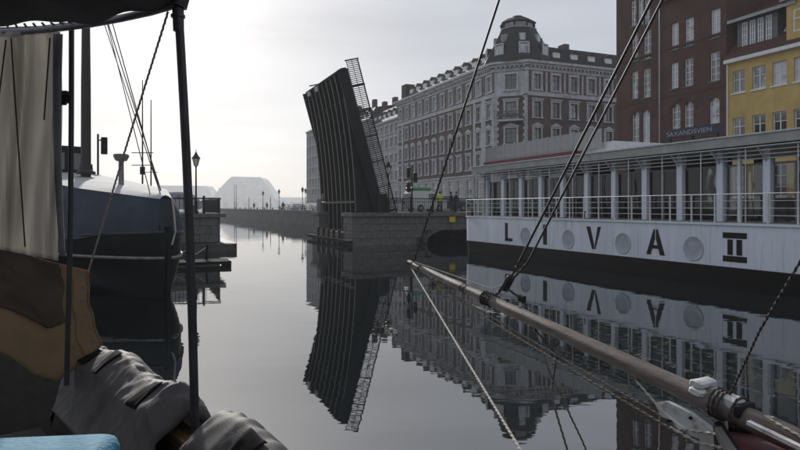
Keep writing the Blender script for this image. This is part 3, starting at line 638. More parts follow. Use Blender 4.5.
def north_pier():
    t = thing('bridge_pier', 'granite bridge pier with low arch under the raised bridge leaf', 'bridge pier', CF(15.2,45.5,0), TH)
    L = 12.35; D = 12.4
    # cheek walls, sill between them, back block and arch
    ax0, ax1 = 6.4, 12.0
    def inarch(u, z, w): return ax0-0.2 < u < ax1+0.4 and z < 0.2+1.15*math.sqrt(max(0,1-((u-(ax0+ax1)/2)/((ax1-ax0)/2))**2))
    m = MB(); m.box(0.35,ax0,0.35,2.6,-2.5,PT-0.3); m.box(ax0,L,0.35,2.6,1.45,PT-0.3); m.box(ax1,L+0.1,0.35,2.6,-2.5,1.45)
    m.box(0.35,3.0,10.0,D,-2.5,PT-0.3); m.box(3.0,L,2.6,D,1.45,PT-0.3); m.box(3.0,ax0,2.6,D,-2.5,1.45)
    core = m.build('core', granited, t)
    s = MB(); n = 16; pts = []
    cx_, rw = (ax0+ax1)/2, (ax1-ax0)/2
    for k in range(n):
        a0, a1 = math.pi*k/n, math.pi*(k+1)/n
        P = lambda a_, z_=None: (cx_-rw*math.cos(a_), 0.3, 0.15+1.1*math.sin(a_) if z_ is None else z_)
        s.prism3([P(a0),P(a1),P(a1,1.46),P(a0,1.46)],(0,0.45,0))
    s.build('arch', granited, t)
    q = MB()
    for k in range(15):
        a0, a1 = math.pi*k/15+0.01, math.pi*(k+1)/15-0.01
        P = lambda a_, g: (cx_-(rw+g)*math.cos(a_), 0.2, 0.15+(1.1+g)*math.sin(a_))
        MB().prism3([P(a0,0),P(a1,0),P(a1,0.3),P(a0,0.3)],(0,0.2,0)).build('arch_stone', granite, t)
    stones(t,(0,0.25),0.0,L,-0.6,PT-0.32,0.59,1.55,granite,0.25,lambda u,z,w: inarch(u,z,w) or inarch(u-w/2,z,w) or inarch(u+w/2,z,w))
    MB().box(-0.12,L,-0.05,2.75,PT-0.3,PT).build('coping', granite, t)
    MB().box(-0.1,3.1,9.9,D+0.1,PT-0.3,PT).build('coping', granite, t)
    stones(t,(0.1,10.0),0.0,2.9,-0.6,PT-0.32,0.59,1.45,granite,0.2)
    stones(t,(0.1,2.6),-math.pi/2,2.3,-0.6,PT-0.32,0.59,1.15,granite,0.2)
    stones(t,(0.1,D),-math.pi/2,2.4,-0.6,PT-0.32,0.59,1.2,granite,0.2)
    MB().box(-0.1,3.0,2.7,9.9,-2.5,0.95).build('pit_sill', granite, t)
    for k in range(5): MB().box(-0.32,-0.05,2.9+k*1.6,3.15+k*1.6,-1.5,1.15).build('fender_timber', spar, t)
    MB().box(-0.45,-0.1,-0.2,D+0.2,0.18,0.42).build('fender_rail', strapm, t)
    MB().box(3.05,L+6,2.76,D,PT-0.02,PT+0.03).build('roadway', asphalt, t)
    MB().box(8.3,8.85,-0.09,-0.06,1.75,2.2).build('warning_plate', yellowp, t)
    # iron railing on the near edge
    def rail(x0, x1, y, nm='railing'):
        q = MB(); n = int((x1-x0)/0.16)
        for k in range(n+1): q.box(x0+k*(x1-x0)/n-0.014,x0+k*(x1-x0)/n+0.014,y-0.014,y+0.014,PT+0.08,PT+1.1)
        q.box(x0,x1,y-0.035,y+0.035,PT+1.1,PT+1.17); q.box(x0,x1,y-0.025,y+0.025,PT+0.06,PT+0.1); q.box(x0,x1,y-0.02,y+0.02,PT+0.86,PT+0.9)
        rr = q.build(nm, iron, t)
        for k in range(int((x1-x0)/2.0)+1):
            MB().box(x0+k*2.0-0.06,x0+k*2.0+0.06,y-0.06,y+0.06,PT,PT+1.28).build('railing_post', iron, rr)
    rail(3.0,L+0.2,0.3); rail(3.2,L+6,11.9)
    # control column and machinery at the hinge
    MB().box(2.2,3.0,0.5,1.3,PT,PT+1.5).build('machinery_box', iron, t)
    MB().box(0.6,1.5,10.4,11.4,PT,PT+1.7).build('machinery_box', iron, t)
    MB().box(0.3,0.36,10.3,11.6,PT,PT+1.2).build('gate_panel', iron, t)
north_pier()
def south_pier():
    t = thing('bridge_abutment', 'stepped granite bridge abutment carrying lamp and railing left of the channel', 'bridge pier', CF(-6.5,44.3,0), TH)
    L = 12.0; D = 13.2
    MB().box(-0.2,L-0.5,0.3,D,-2.5,PT-0.25).build('core', granited, t)
    stones(t,(-0.2,0.2),0.0,L-0.3,0.55,PT-0.27,0.53,1.5,granite,0.25)
    stones(t,(L-0.4,0.2),math.pi/2,D-0.4,0.55,PT-0.27,0.53,1.5,granite,0.25)
    MB().box(-0.2,L+0.05,-0.05,D,PT-0.26,PT).build('coping', granite, t)
    stones(t,(-0.2,-0.5),0.0,L+0.75,-0.6,0.5,0.55,1.7,granited,0.7)
    stones(t,(L+0.45,-0.4),math.pi/2,D-0.2,-0.6,0.5,0.55,1.7,granited,0.9)
    MB().box(0,L,0.6,D-0.2,PT+0.004,PT+0.03).build('roadway', asphalt, t)
    q = MB()
    for k in range(40): q.box(1.0+k*0.25-0.016,1.0+k*0.25+0.016,0.334,0.366,PT+0.08,PT+1.0)
    q.box(0.0,L-0.3,0.31,0.39,PT+1.0,PT+1.09); q.box(0.0,L-0.3,0.32,0.38,PT+0.05,PT+0.1)
    q.box(L-0.34,L-0.26,0.31,D-1,PT+1.0,PT+1.09)
    for k in range(50): q.box(L-0.316,L-0.284,0.6+k*0.24,0.632+k*0.24,PT+0.03,PT+1.0)
    rr = q.build('railing', iron, t)
    for k in range(5): MB().box(0.6+k*2.5-0.07,0.6+k*2.5+0.07,0.27,0.43,PT,PT+1.22).build('railing_post', iron, rr)
south_pier()
def bridge_leaf():
    t = thing('bascule_bridge_leaf', 'raised black steel bascule bridge leaf with ribbed underside and lattice railing', 'bridge', CF(BP,BS0,PT), TH)
    L = 11.7; lean = math.radians(15.5); Wd = BS1-BS0
    # leaf frame: a = towards the tip, b = deck normal (towards +x), y = across the deck
    A = Vector((-math.sin(lean),0,math.cos(lean))); B = Vector((math.cos(lean),0,math.sin(lean)))
    def P(a,y,b): return A*a + B*b + Vector((0,y,0))
    def slab(mb, a0,a1,y0,y1,b0,b1): return mb.obox(P(a0,y0,b0), A*(a1-a0), Vector((0,y1-y0,0)), B*(b1-b0))
    deck = slab(MB(),-1.2,L,0.02,Wd,-0.14,0.0).build('deck_plate', steel, t)
    slab(MB(),-1.0,L-0.05,1.9,Wd-1.9,0.003,0.06).build('roadway', asphalt, t)
    for y0 in (0.1,Wd-1.8): slab(MB(),-1.0,L-0.05,y0,y0+1.7,0.003,0.16).build('footway', teak, t)
    def depth(a): return 0.42 + 1.75*max(0,(L-a)/L)**1.7
    ng = 9
    for g in range(ng):
        y = 0.55 + (Wd-1.1)*g/(ng-1); outer = g in (0,ng-1); hw = 0.05 if not outer else 0.08
        st = [-1.6+i*(L+1.5)/16 for i in range(17)]; rings = []
        for a in st: d = depth(min(a,L)) ; rings.append([P(a,y-hw,-0.15),P(a,y+hw,-0.15),P(a,y+hw,-d),P(a,y-hw,-d)])
        gd = MB().loft(rings, True).build('girder', steel, t)
        rings = [[P(a,y-0.08,-depth(min(a,L))-0.002),P(a,y+0.08,-depth(min(a,L))-0.002),P(a,y+0.08,-depth(min(a,L))-0.05),P(a,y-0.08,-depth(min(a,L))-0.05)] for a in st]
        MB().loft(rings, True).build('flange', steel2, gd)
    for a in (0.3,2.6,4.9,7.2,9.5,11.3):
        d = depth(a)*0.72; slab(MB(),a-0.06,a+0.06,0.6,Wd-0.6,-d,-0.145).build('cross_beam', steel, t)
    for g in range(ng-1):
        y0, y1 = 0.55+(Wd-1.1)*g/(ng-1)+0.09, 0.55+(Wd-1.1)*(g+1)/(ng-1)-0.09
        for i, (a0,a1) in enumerate(((0.4,2.5),(2.7,4.8),(5.0,7.1),(7.3,9.4))):
            b = -depth((a0+a1)/2)*0.55; ya, yb = (y0,y1) if (i+g)%2 else (y1,y0)
            MB().beam(P(a0,ya,b),P(a1,yb,b),0.07,0.05,B).build('bracing', steel2, t)
    # footway brackets on the near edge and fascia
    slab(MB(),-1.0,L,-0.10,0.0,-0.75,0.1).build('edge_fascia', steel, t); slab(MB(),-1.0,L,Wd+0.01,Wd+0.11,-0.7,0.1).build('edge_fascia', steel, t)
    slab(MB(),L+0.002,L+0.1,0.0,Wd,-0.42,0.02).build('tip_plate', steel, t)
    for y in (Wd-1.7,Wd-4.3): slab(MB(),L-0.5,L-0.1,y-0.42,y+0.42,-0.66,-0.56).build('latch_plate', greym, t)
    slab(MB(),1.35,1.5,0.2,Wd-0.2,-depth(1.4)-0.16,-depth(1.4)-0.07).build('walkway', steel2, t)
    slab(MB(),-2.4,-0.2,0.9,Wd-0.9,-1.9,-0.5).build('counterweight', steel, t)
    for y0 in (0.02,Wd-0.08):
        q = MB(); n = 84
        for k in range(n+1): a = -0.4+(L+(1.0 if y0 < 1 else 0.35))*k/n; slab(q,a-0.032,a+0.032,y0,y0+0.03,0.16,1.12)
        for b in (0.17,0.64): slab(q,-0.4,L+(0.6 if y0 < 1 else 0.0),y0+0.031,y0+0.05,b,b+0.04)
        slab(q,-0.4,L+(0.62 if y0 < 1 else 0.0),y0-0.02,y0+0.07,1.12,1.20)
        rr = q.build('railing', iron, t)
        for k in range(7): slab(MB(),k*2.05-0.05,k*2.05+0.05,y0-0.03,y0+0.07,0.1,1.24).build('railing_post', iron, rr)
    MB().tube([P(0,0.2,-0.8),P(0,Wd-0.2,-0.8)],0.22,12).build('hinge_shaft', steel, t)
bridge_leaf()

# ------------------------------------------------------------------ street furniture, cars, people
def lamp_post(label, loc, h=4.3, group=None, arm=False, cat='street lamp'):
    t = thing('street_lamp', label, cat, loc, 0.3, group)
    MB().lathe([(0.17,0),(0.17,0.12),(0.11,0.2),(0.10,0.75),(0.13,0.8),(0.065,0.9),(0.05,h-0.95),(0.09,h-0.92),(0.05,h-0.85)],10).build('post', iron, t, True)
    MB().loft([[(r*math.cos(math.pi/3*k),r*math.sin(math.pi/3*k),z) for k in range(6)] for r,z in ((0.12,h-0.85),(0.24,h-0.35))],True).build('lantern', lampgl, t)
    q = MB(); q.loft([[(r*math.cos(math.pi/3*k),r*math.sin(math.pi/3*k),z) for k in range(6)] for r,z in ((0.30,h-0.345),(0.28,h-0.30),(0.12,h-0.08),(0.10,h-0.02),(0.03,h+0.12),(0.015,h+0.3))],True)
    q.build('lantern_cap', iron, t)
    q = MB()
    for k in range(6):
        c_, s_ = math.cos(math.pi/3*k), math.sin(math.pi/3*k); q.beam((0.125*c_,0.125*s_,h-0.86),(0.25*c_,0.25*s_,h-0.34),0.025)
    q.build('lantern_frame', iron, t)
    return t
p_, Y_ = on_s(196,45.0); lamp_post('black lantern street lamp on the left bridge abutment', CF(p_,45.0,PT), zpx(150,Y_)-PT-0.25)
p_, Y_ = on_s(388.5,46.2); lamp_post('black lantern street lamp in front of the raised bridge foot', CF(p_,46.2,PT), zpx(163,Y_)-PT)
for x, pp, lb in ((279,26.2,'hazy street lamp standing alone on the outer quay'), (302.5,27.0,'hazy street lamp at the left corner of the far warehouse'), (305.5,29.5,'hazy street lamp just in front of the far warehouse'), (263,26.0,'distant hazy street lamp left of the lone lamp on the outer quay')):
    s_, Y_ = on_p(x,pp); lamp_post(lb, CF(pp,s_,GR), 4.2, 'lamps along the outer quay')
def signal(label, loc, h, rot, heads, pole=0.05):
    t = thing('traffic_signal', label, 'traffic light', loc, rot, 'signals at the bridge')
    MB().tube([(0,0,0),(0,0,h)],pole,8).build('pole', iron, t)
    for dx, z in heads:
        hd = MB().cbox(dx-0.14,dx+0.14,-0.14,0.12,z,z+0.85,0.02).build('signal_head', iron, t)
        if abs(dx) > 0.2: MB().beam((0,0,z+0.7),(dx,0,z+0.7),0.05).build('arm', iron, hd)
        for k in range(3):
            MB().lathe([(0.09,0),(0.09,0.02)],12).build('lens', inter, hd, False, (dx,-0.15,z+0.15+0.27*k)).rotation_euler = (math.radians(90),0,0)
            MB().prism3([(dx-0.11,-0.14,z+0.25+0.27*k),(dx+0.11,-0.14,z+0.25+0.27*k),(dx,-0.14,z+0.30+0.27*k)],(0,-0.16,0)).build('visor', iron, hd)
    return t
v = W(98,134,31); signal('slim traffic light seen above the covered blue boat', (v.x,v.y,2.1), v.z-2.1, 0.6, [(0.28,v.z-2.1-1.0)])
p_, Y_ = on_s(412,47.5); signal('black traffic signal with several heads on the stone bridge pier', CF(p_,47.5,PT), 3.9, TH, [(-0.3,2.9),(0.3,2.5),(-0.3,1.7)],0.07)
p_, Y_ = on_s(332,57.0); signal('small traffic signal left of the raised bridge foot', CF(p_,57.0,PT), 2.7, TH, [(0.0,1.75),])
# slender signal mast with cross arms on the south quay
v = W(142.5,80,40); t = thing('signal_mast', 'slender mast with small cross arms behind the covered boat', 'mast', (v.x,v.y,2.1))
MB().tube([(0,0,0),(0,0,v.z-2.1)],[0.07,0.03],8).build('pole', iron, t)
for dx, dz in ((0.0,3.6),(0.0,4.4)): MB().beam((-0.7,0,dz),(0.7,0,dz),0.05).build('cross_arm', iron, t)
MB().box(-0.12,0.12,-0.12,0.12,3.0,3.5).build('lamp_box', iron, t)
v = W(151,100,41); t = thing('signal_mast', 'thin pole standing right of the slender mast', 'mast', (v.x,v.y,2.1)); MB().tube([(0,0,0),(0,0,v.z-2.1)],[0.06,0.03],8).build('pole', iron, t); MB().beam((-0.4,0,3.2),(0.4,0,3.2),0.04).build('cross_arm', iron, t)
def pole_thing(label, x, yt, pp, z0, group):
    s_, Y_ = on_p(x,pp); t = thing('mooring_pole', label, 'pole', CF(pp,s_,z0), 0, group); MB().tube([(0,0,0),(0,0,zpx(yt,Y_)-z0)],[0.10,0.05],8).build('pole', iron, t)
    MB().lathe([(0.16,0),(0.16,0.1),(0.1,0.3)],8).build('foot', iron, t)
for x, yt, lb in ((234.5,184,'leftmost tall thin pole far out on the outer quay'),(236.3,185,'tall thin pole just right of the leftmost far pole'),(249,197,'short hazy pole at the middle of the outer quay'),(270.5,196,'hazy pole left of the lone quay lamp')): pole_thing(lb,x,yt,25.5,GR,'poles on the outer quay')
def car(label, loc, rot, body, cat='car', L=4.2, Hh=1.45, van=False, roofm=None):
    t = thing('parked_van' if van else 'parked_car', label, cat, loc, rot); w = 0.86
    if not van: pr = [(-L/2,0.35),(-L/2,0.75),(-L/2+0.15,0.9),(-L/2+0.75,Hh-0.06),(-0.4,Hh),(0.5,Hh-0.05),(1.1,0.93),(L/2-0.15,0.78),(L/2,0.6),(L/2,0.33),(L/2-0.1,0.25),(-L/2+0.1,0.25)]
    else: pr = [(-L/2,0.35),(-L/2,Hh-0.25),(-L/2+0.15,Hh),(L/2-1.5,Hh),(L/2-1.0,Hh-0.1),(L/2-0.45,1.15),(L/2,0.95),(L/2,0.35),(L/2-0.1,0.25),(-L/2+0.1,0.25)]
    def ww(z): return w if z < 0.95 else w - 0.16*(z-0.95)/(Hh-0.95)
    MB().loft([[(x,-ww(z)*k,z) for x,z in pr] if False else [(x,y*ww(z),z) for x,z in pr] for y in (-1,-0.96,0.96,1)],True).build('body', body, t, False)
    for sg in (-1,1):
        if van: pts = [(L/2-1.9,1.1),(L/2-0.6,1.1),(L/2-1.1,Hh-0.25),(L/2-1.9,Hh-0.25)]
        else: pts = [(-L/2+0.55,0.93),(0.95,0.93),(0.45,Hh-0.13),(-L/2+0.85,Hh-0.13)]
        q = [Vector((x,sg*(ww(z)+0.008),z)) for x,z in pts]; MB().prism3(q,(0,-sg*0.03,0)).build('side_window', glass, t)
    if van: ws = [(L/2-0.95,Hh-0.17),(L/2-0.46,1.18)]
    else: ws = [(0.55,Hh-0.1),(1.06,0.97)]
    (xa,za),(xb,zb) = ws; MB().add([(xa+0.03,-ww(za)+0.1,za),(xa+0.03,ww(za)-0.1,za),(xb+0.03,ww(zb)-0.08,zb),(xb+0.03,-ww(zb)+0.08,zb)],[(0,1,2,3)]).build('windscreen', glass, t)
    for x in (-L/2+0.8,L/2-0.8):
        for sg in (-1,1):
            wh = MB().lathe([(0.2,0),(0.31,0.02),(0.32,0.1),(0.31,0.18),(0.2,0.2)],16).build('wheel', rubber, t, True, (x,sg*0.80+0.1,0.32)); wh.rotation_euler = (math.radians(90),0,0)
            MB().lathe([(0.19,-0.01),(0.17,0.21)],12).build('rim', greym, wh)
    for sg in (-1,1): MB().box(L/2-0.05,L/2+0.015,sg*0.6-0.16,sg*0.6+0.16,0.62,0.76).build('headlight', headw, t); MB().box(-L/2-0.015,-L/2+0.05,sg*0.66-0.1,sg*0.66+0.1,0.68,0.9).build('tail_light', redcv, t)
    if roofm: MB().cbox(-L/2+0.1,L/2-1.5,-0.7,0.7,Hh+0.002,Hh+0.34,0.1).build('roof_cover', roofm, t)
    return t
p_, Y_ = on_s(425,50.5); car('white van with green roof cover behind the bridge railing', CF(p_,50.5,PT+0.03), TH+0.15, vanw, 'van', 3.6, 1.85, True, greenp)
p_, Y_ = on_s(447,53.5); car('dark blue car behind the people on the bridge approach', CF(p_,53.5,PT+0.03), TH, carblue)
p_, Y_ = on_s(172,50); car('silver car crossing the left bridge abutment', CF(p_,50,PT+0.03), TH+math.pi, cargrey, 'car', 4.2, 1.55)
for x, pp, lb, bm in ((290,29,'pale car parked on the outer quay behind the lamps',vanw),(295.5,28.5,'silver car parked right of the pale quay car',cargrey),(312,30,'white car parked before the far warehouse',vanw),(319,29.5,'dark car parked nearest the raised bridge on the outer quay',carblue)):
    s_, Y_ = on_p(x,pp); car(lb, CF(pp,s_,GR+0.002), TH+math.pi/2, bm)

def person(label, loc, rot, top, legs, h=1.75, arm=0.3, stride=0.12, hair=darkcl):
    """one continuous skinned body, facing local -y"""
    t = thing('person', label, 'person', loc, rot); k = h/1.75
    V = [(0,0,0.95),(0,0,1.15),(0,0.01,1.40),(0,0,1.50),(0,-0.02,1.58),(0,-0.02,1.70),
         (0.19,0,1.42),(0.24,0.02,1.13),(0.22,-arm*0.5,0.90),(0.21,-arm*0.62,0.80),(-0.19,0,1.42),(-0.25,0.0,1.13),(-0.23,-arm*0.3,0.89),(-0.22,-arm*0.36,0.79),
         (0.10,0,0.90),(0.11,-stride,0.50),(0.11,-stride*0.5,0.08),(0.12,-stride*0.5-0.16,0.035),(-0.10,0,0.90),(-0.11,stride*0.4,0.50),(-0.11,stride,0.08),(-0.12,stride-0.16,0.035)]
    E = [(0,1),(1,2),(2,3),(3,4),(4,5),(2,6),(6,7),(7,8),(8,9),(2,10),(10,11),(11,12),(12,13),(0,14),(14,15),(15,16),(16,17),(0,18),(18,19),(19,20),(20,21)]
    rad = [(0.15,0.11),(0.145,0.105),(0.17,0.11),(0.06,0.06),(0.075,0.085),(0.07,0.085),(0.075,0.075),(0.055,0.055),(0.04,0.04),(0.035,0.025),(0.075,0.075),(0.055,0.055),(0.04,0.04),(0.035,0.025),
           (0.10,0.10),(0.07,0.07),(0.05,0.05),(0.045,0.035),(0.10,0.10),(0.07,0.07),(0.05,0.05),(0.045,0.035)]
    me = bpy.data.meshes.new('body'); me.from_pydata([(x*k,y*k,z*k) for x,y,z in V],E,[]); me.materials.append(top); me.materials.append(legs); me.materials.append(skin)
    o = bpy.data.objects.new('body', me); COL.objects.link(o)
    md = o.modifiers.new('skin','SKIN'); ly = me.skin_vertices[0].data if me.skin_vertices else None
    if ly is None:
        me.update(); bm = None
    if not me.skin_vertices:
        import bmesh
        b = bmesh.new(); b.from_mesh(me); b.verts.layers.skin.verify(); b.to_mesh(me); b.free()
    for i, r in enumerate(rad): me.skin_vertices[0].data[i].radius = (r[0]*k,r[1]*k); me.skin_vertices[0].data[i].use_root = (i == 0)
    md.use_smooth_shade = True; o.modifiers.new('sub','SUBSURF').levels = 2; o.modifiers['sub'].render_levels = 2
    dg = bpy.context.evaluated_depsgraph_get(); ev = o.evaluated_get(dg); nm = bpy.data.meshes.new_from_object(ev)
    bpy.data.objects.remove(o)
    for m_ in (top,legs,skin):
        if m_.name not in [q.name for q in nm.materials if q]: nm.materials.append(m_)
    idx = {q.name:i for i,q in enumerate(nm.materials) if q}
    for pl in nm.polygons:
        c = pl.center/k
        pl.material_index = idx[skin.name] if c.z > 1.50 or (abs(c.x) > 0.17 and c.z < 0.86 and c.z > 0.7 and c.y < -0.02) else (idx[legs.name] if c.z < 0.93 else idx[top.name])
        pl.use_smooth = True
    b = link('body', nm, None, t)
    hb = MB().lathe([(0.03,1.80),(0.075,1.775),(0.098,1.72),(0.098,1.66),(0.07,1.60)][::-1],10,(0,0.012,0)); hb.v = [(x*k,(y if y > -0.05 else -0.05)*k,z*k) for x,y,z in hb.v]; hb.build('hair', hair, t, True)
    return t
p_, Y_ = on_s(440,47.6); person('person in yellow high visibility jacket by the bridge railing', CF(p_,47.6,PT+0.0), TH+2.9, hivis, navycl, 1.78)
p_, Y_ = on_s(451,47.4); person('person in dark coat left of two on the bridge pier', CF(p_,47.4,PT), TH+1.7, darkcl, darkcl, 1.72)
p_, Y_ = on_s(456,47.8); person('person in navy coat nearest the white ship', CF(p_,47.8,PT), TH-1.5, navycl, darkcl, 1.76)

for x, pp, hh, ct, lb in ((283,26.5,1.75,darkcl,'tiny dark person walking on the outer quay right of the lone lamp'),(267,26.3,1.7,navycl,'tiny person standing on the outer quay between hazy poles'),(254,26.5,1.75,darkcl,'leftmost tiny person on the hazy outer quay')):
    s_, Y_ = on_p(x,pp); person(lb, CF(pp,s_,GR+0.002), TH+x, ct, darkcl, hh)
for k in range(14):
    s_ = 66+k*9.0; bo = MB().lathe([(0.16,0),(0.13,0.1),(0.12,0.42),(0.18,0.46),(0.18,0.56),(0.1,0.6)],10).build('quay_bollard', iron, None, True, CF(25.5,s_,GR+0.002)); tag(bo,'small black iron mooring bollard along the outer quay edge','bollard','bollards on the outer quay')
for x, pp, lb, bm in ((285,31,'hazy dark car parked behind the lone quay lamp',carblue),(299,31.5,'hazy silver car parked left of the far warehouse',cargrey)):
    s_, Y_ = on_p(x,pp); car(lb, CF(pp,s_,GR+0.002), TH+math.pi/2, bm)

# ------------------------------------------------------------------ the white ship
def ship():
    P0, S0 = 20.1, 37.0
    t = thing('restaurant_ship', 'long white moored ship with black waterline, lettered hull and glazed deckhouse', 'ship', CF(P0,S0,0), TH)
    L, Bm, DK = 40.0, 6.6, 2.4
    def foot(ins, r=0.9):
        pts = []
        for cx, cy, a0 in ((r,-r,90),(r,-L+r,180),(Bm-r,-L+r,270),(Bm-r,-r,0)):
            for k in range(7): a = math.radians(a0+90*k/6); pts.append((cx+(r-ins)*math.cos(a), cy+(r-ins)*math.sin(a)))
        return pts
    f0 = foot(0.0); f1 = foot(0.05)
    MB().loft([[(x,y,0.75) for x,y in f0],[(x,y,DK-0.08) for x,y in f0]],True).build('hull', wpaint, t, True)
    MB().loft([[(x,y,-1.4) for x,y in foot(0.25)],[(x,y,0.0) for x,y in foot(0.08)],[(x,y,0.748) for x,y in f1]],True).build('lower_hull', bpaint, t, True)
    MB().prism(foot(-0.07),DK-0.078,DK).build('deck_edge', wpaint, t)
    MB().prism(foot(0.02),DK+0.003,DK+0.012).build('deck', teak, t)
    MB().prism(foot(-0.05),0.70,0.78).build('rubbing_strip', bpaint, t)
    for k in range(12): MB().box(-0.003,0.02,-1.9-k*3.05,-1.885-k*3.05,0.79,DK-0.09).build('hull_seam', wpaint, t)
    def yx(x, off=0.0): s, Y = on_p(x,P0+off); return s-S0
    # lettering: u runs towards the right of the picture (minus y)
    z0, z1 = 0.98, 2.06
    def letter(name, x0px, x1px, polys):
        ya, yb = yx(x0px), yx(x1px); q = MB()
        for pl in polys: q.prism3([(-0.004, ya+(yb-ya)*u, z0+(z1-z0)*v_) for u,v_ in pl],(-0.012,0,0))
        q.build(name, lpaint, t)
    rect = lambda a,b,c,d: [(a,c),(b,c),(b,d),(a,d)]
    letter('letter_l',505.2,512.5,[rect(0,0.36,0,1),rect(0.361,1,0,0.17)])
    letter('letter_i',543.3,547,[rect(0,1,0,1)])
    letter('letter_v',586.5,601,[[(0,1),(0.27,1),(0.56,0.12),(0.56,0.0),(0.40,0.0)],[(0.60,0.22),(0.60,0.0),(0.63,0.0),(1,1),(0.78,1)]])
    letter('letter_a',646.5,665,[[(0,0),(0.24,0),(0.47,0.62),(0.47,1.0),(0.40,1.0)],[(0.53,1.0),(0.53,0.62),(0.74,0),(1,0),(0.62,1.0)],rect(0.30,0.68,0.24,0.38)])
    letter('numeral_two',723,747,[rect(0,1,0,0.2),rect(0,1,0.8,1),rect(0.2,0.42,0.235,0.765),rect(0.58,0.80,0.235,0.765)])
    for x in (525.5,568.3,623,693.5):
        y = yx(x); n = 24
        q = MB().loft([[(a_, y+r*math.cos(2*math.pi*k/n), 1.36+r*math.sin(2*math.pi*k/n)) for k in range(n)] for a_, r in ((-0.004,0.49),(-0.03,0.475),(-0.03,0.44),(-0.008,0.40),(-0.02,0.2),(-0.024,0.02))],True)
        q.build('porthole_cover', dishm, t, True)
    # railing
    ys = -0.35; q = MB(); yl = -L+0.4; x_ = 0.09
    for z in (0.30,0.56,0.82,1.08):
        r = 0.02 if z > 1 else 0.013
        q.tube([(Bm-0.5,-0.09,DK+z),(x_+0.4,-0.09,DK+z),(x_+0.12,-0.2,DK+z),(x_,-0.5,DK+z),(x_,yl,DK+z)],r,6)
    rail = q.build('railing', railm, t)
    k = 0; y = -0.45
    me = None
    while y > yl:
        if me is None:
            o = MB().box(-0.02,0.02,-0.03,0.03,DK+0.012,DK+1.07).build('stanchion', railm, rail, False, (x_,y,0)); me = o.data
        else: link('stanchion', me, None, rail, False, (x_,y,0))
        y -= 1.08
    for xx in (1.2,2.4,3.6,4.8): link('stanchion', me, None, rail, False, (xx,-0.09,0), math.pi/2)
    # deckhouse
    yA = yx(484,1.15); x0 = 1.15; RZ = 5.2
    MB().box(x0+0.32,Bm-0.6,-L+1.5,yA-0.3,DK+0.02,DK+0.45).build('deckhouse_base', inter, t)
    MB().box(Bm-0.8,Bm-0.7,-L+1.5,yA,DK+0.46,DK+1.0).build('rear_wall', inter, t)
    for k in range(17): MB().box(Bm-0.82,Bm-0.68,yA-0.2-k*2.0-0.45,yA-0.2-k*2.0,DK+1.0,RZ).build('rear_mullion', inter, t)
    for y0, y1 in ((-9.5,-7.6),(-17.0,-13.2),(-25.5,-21.0),(-33,-29)): MB().box(3.4,4.6,y0,y1,DK+0.46,RZ).build('inner_cabin', inter, t)
    col = None; y = yA-0.25; ycs = []
    while y > -L+2:
        ycs.append(y)
        if col is None: o = MB().cbox(x0,x0+0.30,-0.15,0.15,DK+0.013,RZ,0.02).build('column', wpaint, t, False, (0,y,0)); col = o.data
        else: link('column', col, None, t, False, (0,y,0))
        y -= 2.0
    pm = None
    for a, b in zip(ycs,ycs[1:]):
        if pm is None:
            o = MB().box(x0+0.2,x0+0.22,-1.69,-0.01,DK+0.06,RZ-0.62).build('pane', shipgl, t, False, (0,a-0.15,0)); pm = o.data
            f = MB().box(x0+0.17,x0+0.25,-1.69,-0.01,DK+0.013,DK+0.07).box(x0+0.17,x0+0.25,-1.69,-0.01,RZ-0.62,RZ-0.55).box(x0+0.17,x0+0.25,-0.88,-0.82,DK+0.07,RZ-0.62).build('glazing_frame', darkfr, o); fmh = f.data
        else:
            o = link('pane', pm, None, t, False, (0,a-0.15,0)); link('glazing_frame', fmh, None, o)
    # door leaf standing out between two columns
    yd = yx(739,1.15); MB().box(x0-0.02,x0+0.1,yd-0.06,yd+0.06,DK+0.013,RZ-0.02).build('door_post', wpaint, t)
    # roof with fascia and louvre slats
    yR = yx(472.5,0.75)
    MB().box(0.75,Bm-0.3,-L+1.2,yR,5.42,5.62).build('roof', slatm, t)
    MB().box(0.68,0.749,-L+1.2,yR+0.02,5.30,5.66).build('fascia', fascia, t)
    MB().box(0.62,0.70,-L+1.2,yR+0.04,5.661,5.72).build('gutter', slatm, t)
    for k, z in enumerate((5.20,5.06,4.92,4.78)):
        MB().box(0.62+0.16*k,0.74+0.16*k,-L+1.2,yR-0.05,z,z+0.035).build('slat', slatm, t)
    for yy in ycs: MB().beam((0.7,yy,5.2),(x0+0.05,yy,4.68),0.05,0.08).build('bracket', slatm, t)
    MB().box(0.78,Bm-0.35,-L+1.3,yR-0.1,RZ,5.24).build('ceiling', slatm, t)
    tm = None
    for i, yy in enumerate(ycs):
        if tm is None: o = MB().tube([(0.72,0,DK+0.013),(0.72,0,5.21)],0.025,6).build('awning_post', slatm, t, False, (0,yy+0.5,0)); tm = o.data
        else: link('awning_post', tm, None, t, False, (0,yy+0.5,0))
    # open frame at the end of the deckhouse
    q = MB(); ya, yb = yx(473.5,0.9), yx(484,0.9)
    q.box(0.9,1.0,ya-0.05,ya+0.05,DK+0.013,5.2); q.box(0.9,1.0,yb-0.05,yb+0.05,DK+0.013,5.2); q.box(0.9,1.0,yb+0.05,ya-0.05,DK+0.9,DK+0.98); q.box(0.9,1.0,yb+0.05,ya-0.05,4.5,4.58)
    q.build('porch_frame', greym, t)
    # roof terrace
    ya, yb = yx(486,2.4), yx(602,2.4); xs = 2.4
    MB().box(xs-0.25,xs+0.9,yb+2.0,ya-0.1,5.63,6.12).build('red_valance', redcv, t)
    n = 10; w = (ya-yb)/n; pmm = None
